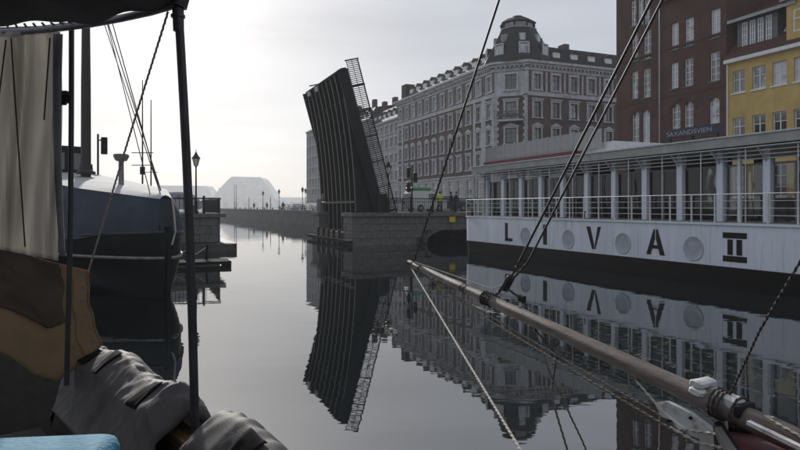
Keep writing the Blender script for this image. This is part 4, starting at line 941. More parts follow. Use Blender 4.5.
    for k in range(n):
        if pmm is None: o = MB().box(xs-0.01,xs+0.02,-w+0.04,-0.04,6.14,7.15).build('balustrade_panel', panel, t, False, (0,ya-k*w,0)); pmm = o.data
        else: link('balustrade_panel', pmm, None, t, False, (0,ya-k*w,0))
        MB().box(xs-0.03,xs+0.04,ya-k*w-0.035,ya-k*w+0.035,5.63,7.2).build('balustrade_post', greym, t)
    MB().box(xs-0.02,xs+3.2,ya+0.04,ya+0.07,5.99,7.15).build('balustrade_panel', panel, t)
    MB().box(xs+0.25,Bm-0.4,yb-0.6,yb+2.0,5.64,6.45).build('skylight_housing', slatm, t)
    # table and chairs seen through the railing
    for y in (-2.6,-7.5,-12.0):
        q = MB().lathe([(0.24,0),(0.24,0.03),(0.04,0.05),(0.04,0.7),(0.4,0.71),(0.4,0.74)],14,(2.2,y,DK+0.46 if y < -4 else DK+0.013)); q.build('table', whitep if y < -4 else redcv, t, True)
    # mooring bollards
    for y in (-0.8,-12,-24): MB().lathe([(0.09,0),(0.09,0.3),(0.13,0.32),(0.13,0.38)],10,(0.35,y,DK+0.013)).build('bollard', iron, t, True)
ship()
# blue signboard on the quay behind the ship's roof
def signboard():
    pp = 31.0; (sa,Ya),(sb,Yb) = on_p(664,pp), on_p(722,pp); z0 = zpx(139.5,Ya); z1 = z0+0.55
    t = thing('sign_board', 'long blue sign board with white lettering above the ship roof', 'sign', CF(pp,sb,GR), TH); Ln = sa-sb
    MB().box(0,0.08,0,Ln,z0-GR,z1-GR).build('board', bluesign, t)
    for y in (0.4,Ln/2,Ln-0.4): MB().box(0.09,0.2,y-0.06,y+0.06,0,z1-GR-0.1).build('post', iron, t)
    cu = bpy.data.curves.new('lettering','FONT'); cu.body = 'SAXANDSVIEN'; cu.size = 0.40; cu.extrude = 0.004; cu.align_x = 'LEFT'
    o = bpy.data.objects.new('tmp', cu); COL.objects.link(o); dg = bpy.context.evaluated_depsgraph_get(); me = bpy.data.meshes.new_from_object(o.evaluated_get(dg)); bpy.data.objects.remove(o)
    wdt = max(v.co.x for v in me.vertices); l = link('lettering', me, whsign, t); l.scale = ((Ln-0.9)/wdt,1,1)
    l.rotation_euler = (math.radians(90),0,-math.pi/2); l.location = (-0.006,Ln-0.2,z0-GR+0.13)
signboard()

# ------------------------------------------------------------------ covered blue boat on the left
def covered_boat():
    a = Vector((-0.74,0.67,0)); ang = math.atan2(a.y,a.x)        # local x = from the stem aft
    st = W(166,300,20.5); t = thing('covered_sailing_boat', 'dark wooden sailing boat under a blue canvas cover with tall mast', 'boat', (st.x,st.y,0), ang)
    Lb, hb = 13.0, 2.15
    def half(x): return hb*math.sin(min(1,(x+0.02)/5.0)*math.pi/2)**0.62 * (1 if x < 8 else 1-0.3*((x-8)/5)**2)
    def sheer(x): return 2.15 - 0.28*math.sin(min(1,x/9)*math.pi/2)
    xs = [0,0.12,0.35,0.7,1.2,2,3,4.2,5.5,7,8.5,10,11.5,13]; rings = []
    for x in xs:
        b, sh = half(x), sheer(x); sec = []
        for z, k in ((-0.9,0.15),(-0.3,0.42),(0.1,0.62),(0.5,0.80),(0.9,0.92),(1.4,1.0),(sh,1.0)):
            rk = -0.10*(z-0.2)*max(0,1-x/1.5)
            sec.append((z,k,rk))
        rings.append([(x+rk,-b*k,z) for z,k,rk in sec]+[(x+rk,b*k,z) for z,k,rk in sec[::-1]])
    MB().loft(rings,True).build('hull', hullblk, t, True)
    for zf, r_, m_ in ((1.32,0.055,strake),(None,0.07,spar)):
        for sg in (-1,1):
            pts = [(x-0.10*((zf or sheer(x))-0.2)*max(0,1-x/1.5),sg*(half(x)+0.02),(zf+0.012*x if zf else sheer(x)+0.02)) for x in xs]
            MB().tube(pts,r_,6).build('rubbing_strake' if zf else 'gunwale', m_, t, True)
    MB().box(-0.20,-0.04,-0.06,0.06,-0.9,2.35).build('stem_post', hullblk, t)
    # canvas cover: side panels, and a top coloured pale for the sun on it
    cr = []; tp = []
    cxs = [-0.05+0.22*i for i in range(60)]
    for x in cxs:
        x = max(x,0.02); b = half(x)+0.09; eave = 3.26+0.125*x; w = min(b*0.80, 0.22+x*0.45)
        f = 0.035*math.sin(x*5.1)+0.02*math.sin(x*13)
        bot = sheer(x)-0.02+0.10*math.sin(x*1.7)
        cr.append([(x,-b-f,bot),(x,-b*0.97-0.5*f,bot+0.45),(x,-(b*0.45+w*0.55)+f*0.6,(bot+eave)/2+0.3),(x,-w,eave)])
        tp.append([(x,-w-0.02,eave+0.004),(x,-w*0.55,eave+0.09+0.02*math.sin(x*3)),(x,0,eave+0.13),(x,w*0.55,eave+0.09),(x,w+0.02,eave+0.004)])
    MB().loft(cr,False,False).build('cover_side', bluecv, t, True)
    MB().loft([[(x,-y,z) for x,y,z in r][::-1] for r in cr],False,False).build('cover_side', bluecv, t, True)
    MB().loft(tp,False,False).build('cover_top', sunlitcv, t, True)
    MB().add([cr[0][3],cr[0][2],cr[0][1],cr[0][0],(-0.1,0.2,2.1),tuple(Vector((cr[0][1][0],-cr[0][1][1],cr[0][1][2]))),tuple(Vector((cr[0][2][0],-cr[0][2][1],cr[0][2][2]))),tuple(Vector((cr[0][3][0],-cr[0][3][1],cr[0][3][2])))],[(0,1,2,3,4,5,6,7)]).build('cover_front', bluecv, t)
    MB().tube([(0.0,-0.2,3.32),(-0.1,-0.22,2.9),(-0.18,-0.24,2.2),(-0.2,-0.1,1.75)],0.035,6).build('lacing_rope', ropel, t, True)
    # mast and stays
    mx = 6.6; MB().tube([(mx,0,1.5),(mx,0,8),(mx,0,14.5)],[0.20,0.18,0.11],12).build('mast', spar, t, True)
    MB().lathe([(0.36,3.6),(0.36,3.7),(0.26,3.78),(0.24,4.0)],12,(mx,0,0.72)).build('mast_collar', spar, t, True)
    for x0_, z0_, z1_ in ((-0.15,2.5,14.2),(0.35,3.55,13.2)): MB().tube([(x0_,0,z0_),(mx,0,z1_)],0.022,6).build('forestay', wire, t)
    MB().tube([(0.0,0.25,2.3),(mx,0.0,13.8)],0.018,6).build('forestay', wire, t); MB().tube([(0.0,-0.2,2.3),(mx,0,12.6)],0.018,6).build('forestay', wire, t)
    # ventilator post
    vx = 3.6; MB().lathe([(0.10,3.7),(0.09,4.65),(0.10,4.7)],10,(vx,-0.1,0)).build('ventilator_post', rodm, t, True)
    MB().lathe([(0.08,4.38),(0.20,4.42),(0.27,4.55),(0.28,4.62),(0.24,4.66)],14,(vx,-0.1,0.3)).build('ventilator_head', rodm, t, True)
    # wheelhouse further aft
    wh = MB().cbox(8.6,10.6,-0.9,0.9,3.4,5.6,0.05).build('wheelhouse', hullblk, t); MB().box(8.59,8.61,-0.7,-0.1,4.6,5.3).build('pane', glass, wh); MB().box(8.59,8.61,0.1,0.7,4.6,5.3).build('pane', glass, wh)
    # netting over the near side of the cover
    net = MB()
    for i in range(16):
        x0_ = 2.6+i*0.42; pts = []
        for k in range(9):
            v_ = k/8; x = x0_+1.1*v_ ; b = half(x)+0.14; pts.append((x,-b-0.015-0.12*math.sin(v_*3.1),2.0+v_*0.95))
        net.tube(pts,0.007,4)
        pts = [(x0_+1.1*(1-k/8),-(half(x0_+1.1*(1-k/8))+0.155)-0.12*math.sin(k/8*3.1),2.0+k/8*0.95) for k in range(9)]; net.tube(pts,0.007,4)
    net.build('netting', ropem, t)
covered_boat()
# timber pontoon beneath the abutment
v = W(212,266,31.5); t = thing('timber_pontoon', 'low dark timber pontoon floating in front of the left abutment', 'pontoon', (v.x,v.y,0), TH)
for k in range(5): MB().cbox(-3.6,0.9,-0.5+k*0.36,-0.17+k*0.36,0.12,0.26+R.uniform(0,0.02),0.02).build('plank', strapm, t)
for x in (-2.6,0.6): MB().box(x,x+0.3,-0.45,1.25,-0.25,0.118).build('float', strapm, t)
for x, h in ((-2.3,0.7),(-1.2,0.55),(-0.2,0.75)): MB().tube([(x,0.9,0.26),(x+0.05,0.9,0.26+h)],0.06,8).build('mooring_post', strapm, t)
rope('tangled_line', [(-2.3,0.9,0.85),(-1.8,0.9,0.5),(-1.2,0.9,0.75),(-0.7,0.9,0.55),(-0.2,0.9,0.9)], 0.03, ropel, t, fine=False)

# ------------------------------------------------------------------ boat with the bowsprit (right)
def bowsprit_boat():
    T = W(410,263.5,10.0); Q = W(690,392,5.5); d = (T-Q).normalized(); back = -d; flat = Vector((back.x,back.y,0)).normalized(); side = Vector((flat.y,-flat.x,0))   # side = towards the camera's left / own boat
    ang = math.atan2(flat.y,flat.x); org = T + back*((T-Q).length*1.13); org.z = 0
    t = thing('bowsprit_boat', 'old sailing boat with long wooden bowsprit and oxblood bow', 'boat', org, ang)
    M = Matrix.Translation(org) @ Matrix.Rotation(ang,4,'Z'); Mi = M.inverted()
    Lc = lambda p: Mi @ Vector(p)
    tip, q0 = Lc(T), Lc(Q); slope = (tip-q0).normalized()
    def ax(s): return tip - slope*s                            # distance from the tip
    Ls = (tip-q0).length
    n = 40; pts = [ax(i/n*(Ls*1.5)) for i in range(n+1)]; rad = [0.050+0.043*min(1,i/n*1.5*1.05) + 0.003*math.sin(i*1.9) + 0.002*math.sin(i*4.7) for i in range(n+1)]
    bs = MB().tube(pts,rad,16).build('bowsprit', wood, t, True)
    MB().tube([ax(-0.03),ax(0.10)],[0.055,0.058],14).build('end_cap', iron, bs, True)
    for s in (0.35,1.55,1.62,2.9): MB().tube([ax(s-0.022),ax(s+0.022)],0.056+0.0068*s,14).build('spar_band', iron, bs, True)
    # hull: stem near x=0, running aft along +x
    sh = lambda x: 1.12+0.02*x*0; rings = []
    xs = [-0.35,-0.2,0.1,0.6,1.3,2.4,4,6,8,9.5]
    for x in xs:
        b = 1.75*math.sin(min(1,(x+0.36)/3.6)*math.pi/2)**0.8*(1 if x < 7 else 1-0.12*(x-7)); b = max(b,0.05)
        zt = 1.10-0.03*min(x,4) if x > 0 else 1.10-0.3*x*0.2
        sec = [(-0.7,0.25),(0.0,0.68),(0.5,0.9),(zt,1.0)]
        rings.append([(x+0.45*max(0,0.6-z)*max(0,1-x/2),-b*k,z) for z,k in sec]+[(x+0.45*max(0,0.6-z)*max(0,1-x/2),b*k,z) for z,k in sec[::-1]])
    MB().loft(rings,True).build('hull', redhull, t, True)
    for sg in (-1,1):
        pts = [(r[3][0],sg*abs(r[3][1]),r[3][2]+0.03) for r in rings]; MB().tube(pts,0.055,8).build('cap_rail', hullblk, t, True)
        pts = [(r[2][0],sg*(abs(r[2][1])+0.03),r[2][2]+0.18) for r in rings]; MB().tube(pts,0.035,8).build('rubbing_strake', peel, t, True)
    # white painted stem timbers
    def onpx(x, y, Y): return Lc(W(x,y,Y))
    off = Vector((0,-1,0)) if (Lc(Vector((0,0,0)))).y < 0 else Vector((0,1,0))
    ck = [onpx(665,401,5.62),onpx(672,414,5.58),onpx(683,418,5.5),onpx(692,430,5.45),onpx(710,436,5.35),onpx(710,470,5.35),onpx(726,470,5.25),onpx(724,428,5.2),onpx(700,410,5.4),onpx(676,399,5.55)]
    ck = [p + off*0.14 for p in ck]
    MB().prism3(ck, -off*0.05).build('cheek_timber', peel, t)
    for k in (1,3,8): MB().tube([ck[k]*0.8+ck[5]*0.0+(ck[4]*0.2)+off*0.02, ck[k]*0.8+ck[4]*0.2-off*0.03],0.014,8).build('bolt', iron, t)
    def lump(c, ex, ey, ez, sx, sy, sz, name, m_):
        o = MB(); rr = []
        for k, s in ((-1,0.75),(-0.85,1),(0.0,0.94),(0.85,1),(1,0.72)):
            rr.append([c+ex*(k*sx)+ey*(sy*s*u)+ez*(sz*s*w_) for u,w_ in ((-1,-0.6),(-0.6,-1),(0.6,-1),(1,-0.6),(1,0.6),(0.6,1),(-0.6,1),(-1,0.6))])
        return o.loft(rr,True).build(name, m_, t, True)
    ex, ez = -slope, Vector((0,0,1)); ey = ez.cross(ex).normalized(); ez = ex.cross(ey)
    s0 = Ls
    up = 0.11
    lump(ax(s0+0.10)+ez*0.125+ey*0.02, ey, ex, ez, 0.12, 0.06, 0.03, 'bitt_block', peel)
    lump(ax(s0+0.12)+ez*0.062+ey*0.02, ey, ex, ez, 0.13, 0.07, 0.03, 'bitt_block', peel)
    lump(ax(s0+0.36)+ez*0.075, ex, ey, ez, 0.11, 0.075, 0.06, 'knight_head', peel)
    lump(ax(s0+0.50)+ez*0.06, ey, ex, ez, 0.11, 0.03, 0.055, 'iron_clamp', iron)
    for sg in (-1,1):
        MB().beam(ax(s0+0.62)+ey*0.13*sg+ez*0.03, ax(s0+2.6)+ey*0.22*sg+ez*0.03, 0.05, 0.03).build('bow_rail', hullblk if sg > 0 else peel, t)
    for dd in (0.26,0.30,0.34,0.46):
        q = [ax(s0+dd)+ey*0.125*math.cos(2*math.pi*k/16)+ez*(0.125*math.sin(2*math.pi*k/16)+0.02) for k in range(17)]
        rope('lashing', q, 0.011, roped, t)
    # mast out of view that carries the stays
    mxp = Lc(Vector((5.0,1.0,0))); MB().tube([(mxp.x,mxp.y,0.3),(mxp.x,mxp.y,18.6)],[0.16,0.09],12).build('mast', spar, t, True)
    mtop = lambda z: Vector((mxp.x,mxp.y,z))
    rp = lambda nm, pts, r, m_, fine=True: rope(nm, pts, r*0.78, m_, t, fine=fine)
    wt = lambda x,y,Y: Lc(W(x,y,Y))
    # forestays
    a = ax(0.12)+ez*0.06
    rp('forestay',[a,a.lerp(mtop(18.2),0.12)],0.020,roped); MB().tube([a.lerp(mtop(18.2),0.12),mtop(18.2)],0.016,8).build('forestay', wire, t)
    # heart block with the double stay
    hb = wt(508,283,8.3); hk = ax((tip-Lc(W(498,300,8.35))).length); bt = wt(497,298,8.35)
    up2 = [wt(519,262,8.2), wt(528,262,8.15)]
    MB().tube([up2[0],mtop(12.4)],0.016,8).build('inner_forestay', wire, t); MB().tube([up2[1],mtop(12.25)],0.014,8).build('inner_forestay', wire, t)
    rp('stay_lashing',[up2[0],hb],0.022,roped); rp('stay_lashing',[up2[1],hb+Vector((0.05,0,0.02))],0.02,roped)
    blk = lump(hb, (up2[0]-hb).normalized(), ey, (up2[0]-hb).normalized().cross(ey), 0.11, 0.055, 0.045, 'stay_block', iron)
    rp('stay_lashing',[hb,wt(500,290,8.33),wt(494,299,8.36)],0.026,roped)
    sb = (tip-bt).length                                       # strop round the bowsprit
    c0 = ax((tip-Lc(W(497,303,8.38))).length); q = []
    for k in range(15):
        an = 2*math.pi*k/14; q.append(c0+ey*0.085*math.cos(an)+ez*0.085*math.sin(an)+ex*0.04*math.sin(an*0.5))
    rp('strop',q,0.018,roped)
    for dx in (0.05,0.10,-0.05):
        q = [p+ex*dx+ez*0.003 for p in q]; rp('strop',q,0.013,roped)
    rp('block_tail',[wt(505,288,8.3),wt(512,292,8.25),wt(521,299,8.2)],0.02,roped); lump(wt(522,299,8.2), ex, ey, ez, 0.05, 0.035, 0.05, 'small_block', iron)
    # guys on top and below
    rp('guy_line',[ax(0.15)+ez*0.06,wt(455,276,9.2)+Vector((0,0,0.0)),wt(492,289,8.5),hb],0.011,ropel)
    rp('guy_line',[ax(0.18)-ez*0.06,ax(1.5)-ez*0.16-ey*0.02,ax(3.4)-ez*0.27,ax(Ls+0.15)-ez*0.36,ax(Ls+0.75)-ez*0.45],0.013,ropem)
    rp('bobstay',[ax(0.2)-ez*0.06+ey*0.03,ax(2.2)-ez*0.27,ax(3.9)-ez*0.36,ax(Ls+0.2)-ez*0.43,ax(Ls+0.8)-ez*0.50],0.016,ropem)
    rp('bow_line',[ax(Ls-0.55)-ez*0.10+off*0.05,ax(Ls+0.05)-ez*0.30+off*0.16,wt(700,427,5.35)+off*0.15,wt(742,433,5.05)+off*0.15],0.014,ropel)
    rp('bow_line',[wt(683,424,5.45)+off*0.17,wt(712,439,5.3)+off*0.18,wt(750,446,5.0)+off*0.2],0.016,ropel)
    rp('hanging_line',[ax((tip-Lc(W(537,327,7.8))).length)+ez*0.09,wt(541,345,7.75),wt(546,362,7.7),wt(553,381,7.65),wt(551,392,7.65),wt(556,412,7.62),wt(568,452,7.6),wt(571,463,7.6)],0.017,ropem)
    rp('hanging_line',[wt(553,381,7.65),wt(562,395,7.62),wt(570,415,7.6),wt(582,440,7.58),wt(589,457,7.58),wt(592,466,7.58)],0.015,ropem)
    rp('hanging_line',[ax((tip-Lc(W(556,337,7.55))).length)-ez*0.1,wt(557,355,7.6),wt(553,381,7.65)],0.012,roped)
    rp('shroud',[ax(s0+0.36)+ez*0.12,wt(760,330,4.6),wt(800,262,4.2),wt(840,195,3.9),wt(900,94,3.5)],0.012,roped)
    rp('shroud',[wt(900,94,3.5),mtop(9.5)],0.012,roped,False)
    rp('rail_line',[ax(s0+0.75)+ez*0.10,wt(764,416,4.9),wt(800,436,4.6),wt(840,458,4.3)],0.014,ropel)
    # thin line from the spar end down to the near boat
    return T
TIP = bowsprit_boat()
mo = [W(411,268,9.95)] + [W(411+(520-411)*k,268+(449-268)*k,1/(1/9.95+(1/4.0-1/9.95)*k)) for k in (0.25,0.5,0.75,1.0)] + [Vector((1.04,1.25,1.15)), Vector((1.06,0.62,1.05))]
rope('mooring_line', mo, 0.009, ropel, None, 'thin pale mooring line slanting down from the bowsprit tip', 'rope')

# ------------------------------------------------------------------ own boat in the left foreground
def cloth(name, fn, nu, nv, m_, parent, thick=0.006):
    mb = MB(); vs = [fn(i/nu,j/nv) for i in range(nu+1) for j in range(nv+1)]; k = nv+1
    fs = [(i*k+j,(i+1)*k+j,(i+1)*k+j+1,i*k+j+1) for i in range(nu) for j in range(nv)]
    mb.add(vs,fs); o = mb.build(name, m_, parent, True)
    for p in o.data.polygons: p.use_smooth = True
    md = o.modifiers.new('thickness','SOLIDIFY'); md.thickness = thick; md.offset = 0
    return o
def nz(v, s=1.0): return noise.noise(Vector(v)*s)
def own_boat():
    t = thing('near_boat', 'dark open boat hull in the lower left foreground', 'boat', (0,0,0), THB)
    GX, GZ = 1.19, 1.90
    # hull in boat coordinates: x across (+ towards the water), y forward
    rings = []
    for y in (-3.0,-1.5,0,1.5,3.0,4.5,6.0,7.5,8.6):
        k = 1 if y < 3 else 1-0.55*((y-3)/5.6)**2
        c0 = -0.9; b = (GX-c0)*k
        rings.append([(c0-b*q,y,z) for q,z in ((0.45,-0.5),(0.85,0.2),(1.0,1.0),(1.0,GZ))] + [(c0-b*0.96,y,GZ),(c0-b*0.95,y,1.25),(c0+b*0.95,y,1.25),(c0+b*0.96,y,GZ)] + [(c0+b*q,y,z) for q,z in ((1.0,GZ),(1.0,1.0),(0.85,0.2),(0.45,-0.5))])
    MB().loft(rings,True).build('hull', woodin, t, True)
    for k in range(14):
        MB().cbox(-2.7+k*0.255,-2.7+k*0.255+0.24,-2.8,5.2,1.251,1.30,0.01).build('floor_plank', woodin, t)
    for k in range(9): MB().box(GX-0.13,GX-0.10,-2.0+k*0.85,-1.92+k*0.85,1.3,GZ-0.02).build('rib', oak if k == 5 else woodin, t)
    MB().box(GX-0.06,GX+0.05,-2.9,5.4,GZ-0.05,GZ+0.02).build('gunwale', oak, t)
    MB().box(GX-0.9,GX-0.28,2.2,4.6,1.5,1.56).build('thwart', woodin, t)
    rope('coiled_rope', [(-0.9+0.5*math.cos(k*0.5)*(1-0.012*k),3.4+0.35*math.sin(k*0.5)*(1-0.012*k),1.34+0.004*k) for k in range(50)], 0.03, ropem, t, fine=False)
    return GX, GZ, t
GX, GZ, OB = own_boat()
def boat_xy(v): return Vector((v.x*math.cos(THB)+v.y*math.sin(THB), -v.x*math.sin(THB)+v.y*math.cos(THB), v.z))
# canopy frame
t = thing('tent_frame', 'dark tube frame of the boat canopy with slim posts', 'frame', (0,0,0))
pb = W(195,408,2.9); ptop = W(177.5,-8,2.9)
def bent(a,b,n=8,amp=0.012): return [a.lerp(b,i/n)+Vector((amp*math.sin(i/n*math.pi),0,0)) for i in range(n+1)]
MB().tube(bent(pb-Vector((0,0,0.12)),ptop),0.0205,12).build('post', polem, t, True)
MB().tube([W(178,8,2.9),W(178.6,31,2.9)],[0.027,0.025],12).build('post_sleeve', polem, t, True)
MB().tube([W(178,15,2.9),W(178,17.5,2.9)],0.033,12).build('post_clamp', polem, t, True)
MB().tube([W(178.8,-4,2.9),W(176,6,2.9)],0.05,12).build('post_joint', polem, t, True)
p2 = W(71.5,26,3.28); p2b = W(66.5,385,3.28)
MB().tube(bent(p2b,p2,8,0.008),0.0135,10).build('post', polem, t, True)
MB().obox(W(57,102,3.26),(0.05,0,0),(0,0.05,0),(0,0,0.06)).build('clamp', polem, t); MB().tube([W(58,95,3.27),W(71,95,3.27)],0.015,8).build('clamp', polem, t)
MB().tube([W(60,103,3.27),W(66,103,3.27)],0.012,8).build('clamp', polem, t)
rod = [W(-90,38,3.60),W(-40,34,3.50),W(0,32.5,3.40),W(30,31,3.33),W(60,28,3.24),W(90,24,3.14),W(120,18.5,3.05),W(150,12,2.96),W(176,4.5,2.89)]
MB().tube(rod,0.0185,12).build('hoop', rodm, t, True)
MB().tube([W(-60,29,3.5),W(0,29.5,3.42),W(40,28,3.32),W(72,24,3.24)],0.012,8).build('ridge_rope', polem, t, True)
# canopy
def canopy(u, v):
    # v runs from the front edge backwards over the camera, u from left to right
    xs = -95+275*u; e = W(xs, 22.5-22*max(0,(u-0.62)/0.38)**1.5-1.0*math.sin(u*17), 3.45-0.58*u)
    back = Vector((-2.6+3.0*u,-1.8,4.15+0.25*math.sin(u*math.pi)))
    p = e.lerp(back, v); p.z += 0.10*math.sin(v*math.pi)*(0.6+0.4*math.sin(u*9)) + 0.035*nz((u*7,v*9,1.3)) - 0.05*math.sin(u*21+v*3)*v*(1-v)
    return p
t2 = cloth('canopy_cloth', canopy, 44, 30, canopym, None, 0.008); tag(t2, 'dark weathered canvas canopy stretched overhead at the top left', 'canopy')
tops = thing('canopy_lashing', 'line of short lashings tying the canopy to its hoop', 'rope', (0,0,0))
for k in range(9):
    x = 6+k*9; a = W(x,24-0.05*x*0.5,3.43-0.004*x); b = W(x+5,32-0.004*x*x*0.6,3.40-0.0022*x); MB().tube([a,b],0.006,6).build('lashing', polem, tops)
# curtain
def curtain(u, v):
    x = -110+170*u+2*math.sin(v*5); top = 31.5+1.0*math.sin(u*9); bot = 236+22*max(0,(u-0.35)/0.65)+3
    y = top+(bot-top)*v; Y = 3.62-0.36*u
    f = 0.055*math.sin(u*25+1.2*math.sin(v*3.1))*(0.35+0.65*v)+0.03*math.sin(u*49+v*4)+0.05*nz((u*6,v*3,0.4))
    return W(x,y,Y+f)
c = cloth('curtain', curtain, 70, 46, curtm, None, 0.004); tag(c, 'pale grey canvas curtain hanging in folds at the left edge', 'curtain')
def edge(u, v):
    y = 34+222*u; xc = 58+5*u-3*math.sin(u*3); w = 7.5*(1-0.55*u); return W(xc-w/2+w*v, y, 3.245-0.03*math.sin(v*3.1)+0.01*math.sin(u*20))
tag(cloth('rolled_flap', edge, 30, 8, canopym, None, 0.012), 'dark rolled canvas flap along the curtain edge', 'canvas')
for x0,y0,x1,y1,lb in ((6,40,-4,120,'leftmost thin dark cord hanging before the grey curtain'),(11,38,25,247,'long thin dark cord hanging before the grey curtain'),(50,38,44,120,'short dark cord near the curtain edge')):
    rope('cord', sag(W(x0,y0,3.3 if x0 < 40 else 3.2),W(x1,y1,3.3 if x0 < 40 else 3.2),8,0), 0.004, wire, None, lb, 'cord', None, False)
# tan tarpaulin below the curtain, the shade on its top laid on as a dark sheet
def tan(u, v):
    u = max(u, 0.0)
    top = W(-120+208*u, 225+46*u**1.2, 3.35+0.62*u); bot = W(-120+217*u+3, 300+101*u-56*max(0,u-0.80)/0.2, 3.05+0.92*u)
    p = top.lerp(bot, v); f = 0.016*math.sin(u*17+v*5)*v+0.05*nz((u*5,v*4,2.2))+(0.03*(1-2*abs(nz((u*9-v*3,v*2.0,5.1))))*v+0.010*(1-2*abs(nz((u*22+v*5,v*5,6.1)))))*(1-0.8*v**4)
    f *= 1-0.7*u**5; ed = 0.03*math.sin(v*3.1)*u**8+0.006*math.sin(v*17)*u**8; return p+Vector((0.3*f-ed,f,0))
tp_ = tag(cloth('tarpaulin', tan, 60, 40, tanm, None, 0.006), 'tan canvas tarpaulin slung below the grey curtain', 'tarpaulin')
MB().tube([tan(1.0,k/30) for k in range(31)],0.008,6).build('hem', tanm, tp_, True); MB().tube([tan(0.5+0.5*k/40,1.0) for k in range(41)],0.008,6).build('hem', tanm, tp_, True)
MB().tube([tan(0.915,k/30)+Vector((0,-0.008,0)) for k in range(31)],0.0035,5).build('seam', tanm, tp_, True)
for k in range(6):
    p_e = tan(0.972,0.06+0.17*k)+Vector((0,-0.006,0)); e_ = MB().lathe([(0.013,0),(0.013,0.004)],12).build('eyelet', rodm, tp_, True, p_e); e_.rotation_euler = (math.radians(90),0,0)
def tarp_shade(u, v):  # added sheet in front, shaped and coloured as the tarpaulin's shaded band
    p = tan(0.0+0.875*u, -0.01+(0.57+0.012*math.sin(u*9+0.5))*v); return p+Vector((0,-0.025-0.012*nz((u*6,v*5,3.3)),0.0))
tag(cloth('shade_sheet', tarp_shade, 40, 24, mat('shade_sheet', (0.06,0.045,0.032), 0.95, 0.3, 3, 0.3, 9), None, 0.006), 'dark brown sheet added as shade over the upper part of the tan tarpaulin', 'canvas')
rope('slanting_cord', [W(168,12,2.92),W(128,141,3.45),W(88.5,271,3.95)], 0.0055, ropel, None, 'thin pale cord from canopy hoop down to the tan tarpaulin corner', 'cord')
# grey tarpaulin rolls over the gunwale
def ridge(v): return 1-2*abs(nz(v))
def roll(y0, y1, seed, h_in, h_out, top):
    Lr = y1-y0
    def fn(u, v):
        y = y0+Lr*u; a = v*2-1
        end = min(1, min(u,1-u)/0.10)**0.5
        sagv = 0.03*math.sin(u*Lr*7+seed)
        if a < 0: q = -a; x = -0.05*q-0.07*q**2.2-0.13*min(1,q*3); z = -h_in*q**1.35
        else: x = 0.22*a**0.8; z = -h_out*a**1.7
        z += top*(0.55+0.45*end) + sagv*(1-abs(a)) - 0.05*(1-end)
        yy = y; q = abs(a); wv = 0.35*nz((yy*1.7,q*1.5,seed+9))
        f = 0.034*(0.35+0.65*q**0.5)*ridge((yy*3.6+1.2*q+wv+seed, q*0.9, seed)) + 0.010*ridge((yy*8.0-1.6*q+wv*2+seed, q*1.8, seed+3)) + 0.003*ridge((yy*19+4*q,q*7,seed+7)) - 0.03
        f += 0.006*math.sin(yy*55+6*q)*max(0,min(1,(v-0.45)*8))*max(0,min(1,(0.75-v)*6))
        nx = -0.75 if a < 0 else 0.35
        return BF(GX-0.01+x+f*nx, y+0.04*nz((yy*3,q*2,seed+5))*(1-end*0.5), GZ+0.06+z+f*(0.75 if a < 0 else 0.9))
    return fn
r1 = roll(2.84,4.50,1.0,0.40,0.35,0.16); r2 = roll(0.9,2.70,4.0,0.42,0.35,0.15)
a1 = cloth('tarpaulin_roll', r1, 150, 70, tarpm, None, 0.006); tag(a1, 'grey tarpaulin bundle strapped over the gunwale left of the post', 'tarpaulin')
a2 = cloth('tarpaulin_roll', r2, 150, 70, tarpm, None, 0.006); tag(a2, 'grey tarpaulin bundle over the gunwale at the bottom right of the post', 'tarpaulin')
def strap(fn, u0, w, v0, v1, parent):
    def g(u, v):
        p = fn(u0+w*u, v0+(v1-v0)*v); q = fn(u0+w*0.5, v0+(v1-v0)*v); return p.lerp(q,0.1)+Vector((-0.004,-0.008,0.009))
    return cloth('strap', g, 8, 18, strapm, parent, 0.003)
for u0, v0, v1 in ((0.80,0.36,0.50),(0.56,0.33,0.50),(0.17,0.31,0.48)): strap(r1,u0,0.07,v0,v1,a1)
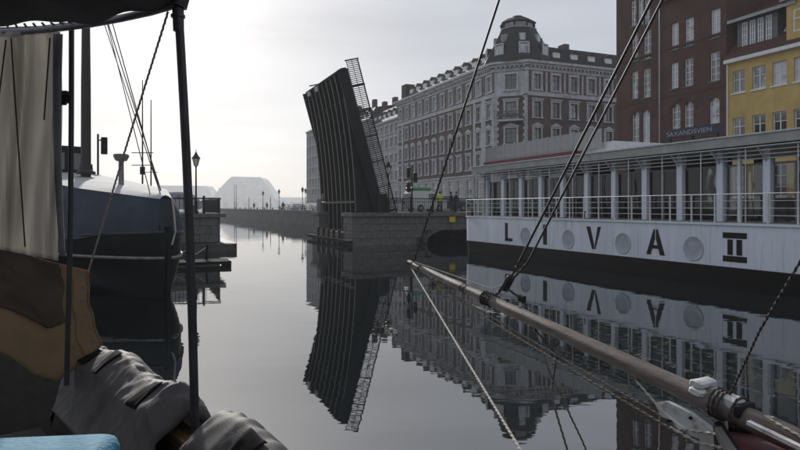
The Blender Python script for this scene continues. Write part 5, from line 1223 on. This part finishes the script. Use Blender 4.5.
for u0, v0, v1 in ((0.66,0.30,0.50),(0.30,0.25,0.5)): strap(r2,u0,0.08,v0,v1,a2)
# pale locker board and blue cushion
t = thing('locker', 'pale grey wooden locker corner below the grey tarpaulin', 'locker', BF(0.62,3.05,1.30), THB-0.25)
MB().cbox(-0.3,0.12,-0.35,0.35,0.0,0.52,0.02).build('box', woodin, t); MB().cbox(-0.33,0.15,-0.38,0.38,0.522,0.56,0.015).build('lid', boardm, t)
for y in (-0.2,0.2): MB().box(0.05,0.13,y-0.03,y+0.03,0.562,0.575).build('hinge', redcv, t)
t = thing('seat_cushion', 'light blue seat cushion at the bottom left edge', 'cushion', W(20,470,1.75), 0.12)
def rbox(x, y, z, r, n=5):
    rings = []
    for zz, rr in ((-z,r),(-z+r*0.3,r*0.3),(-z+r,0),(z-r,0),(z-r*0.3,r*0.3),(z,r)):
        ring = []
        for cx, cy, a0 in ((x-r*2,y-r*2,0),(-x+r*2,y-r*2,90),(-x+r*2,-y+r*2,180),(x-r*2,-y+r*2,270)):
            for k in range(n): a = math.radians(a0+90*k/(n-1)); ring.append((cx+(r*2-rr)*math.cos(a),cy+(r*2-rr)*math.sin(a),zz))
        rings.append(ring)
    return rings
cu = MB().loft(rbox(0.46,0.30,0.045,0.03),True).build('pad', cushm, t, True); cu.location = (-0.20,-0.22,0.03)
MB().box(-0.6,0.2,-0.48,0.02,-0.30,-0.018).build('bench', woodin, t)

# ------------------------------------------------------------------ haze
hz = MB().box(-1200,900,-90,1700,-4.5,82).build('haze', None); tag(hz, 'pale morning haze filling the air over the canal', 'haze', kind='stuff')
hm = bpy.data.materials.new('haze_air'); hm.use_nodes = True; hn, hl = hm.node_tree.nodes, hm.node_tree.links; hn.clear()
ho = hn.new('ShaderNodeOutputMaterial'); hv = hn.new('ShaderNodeVolumePrincipled')
hv.inputs['Color'].default_value = (0.95,0.96,0.96,1); hv.inputs['Density'].default_value = 0.00045; hv.inputs['Anisotropy'].default_value = 0.15
hl.new(hv.outputs[0], ho.inputs['Volume']); hz.data.materials.append(hm)
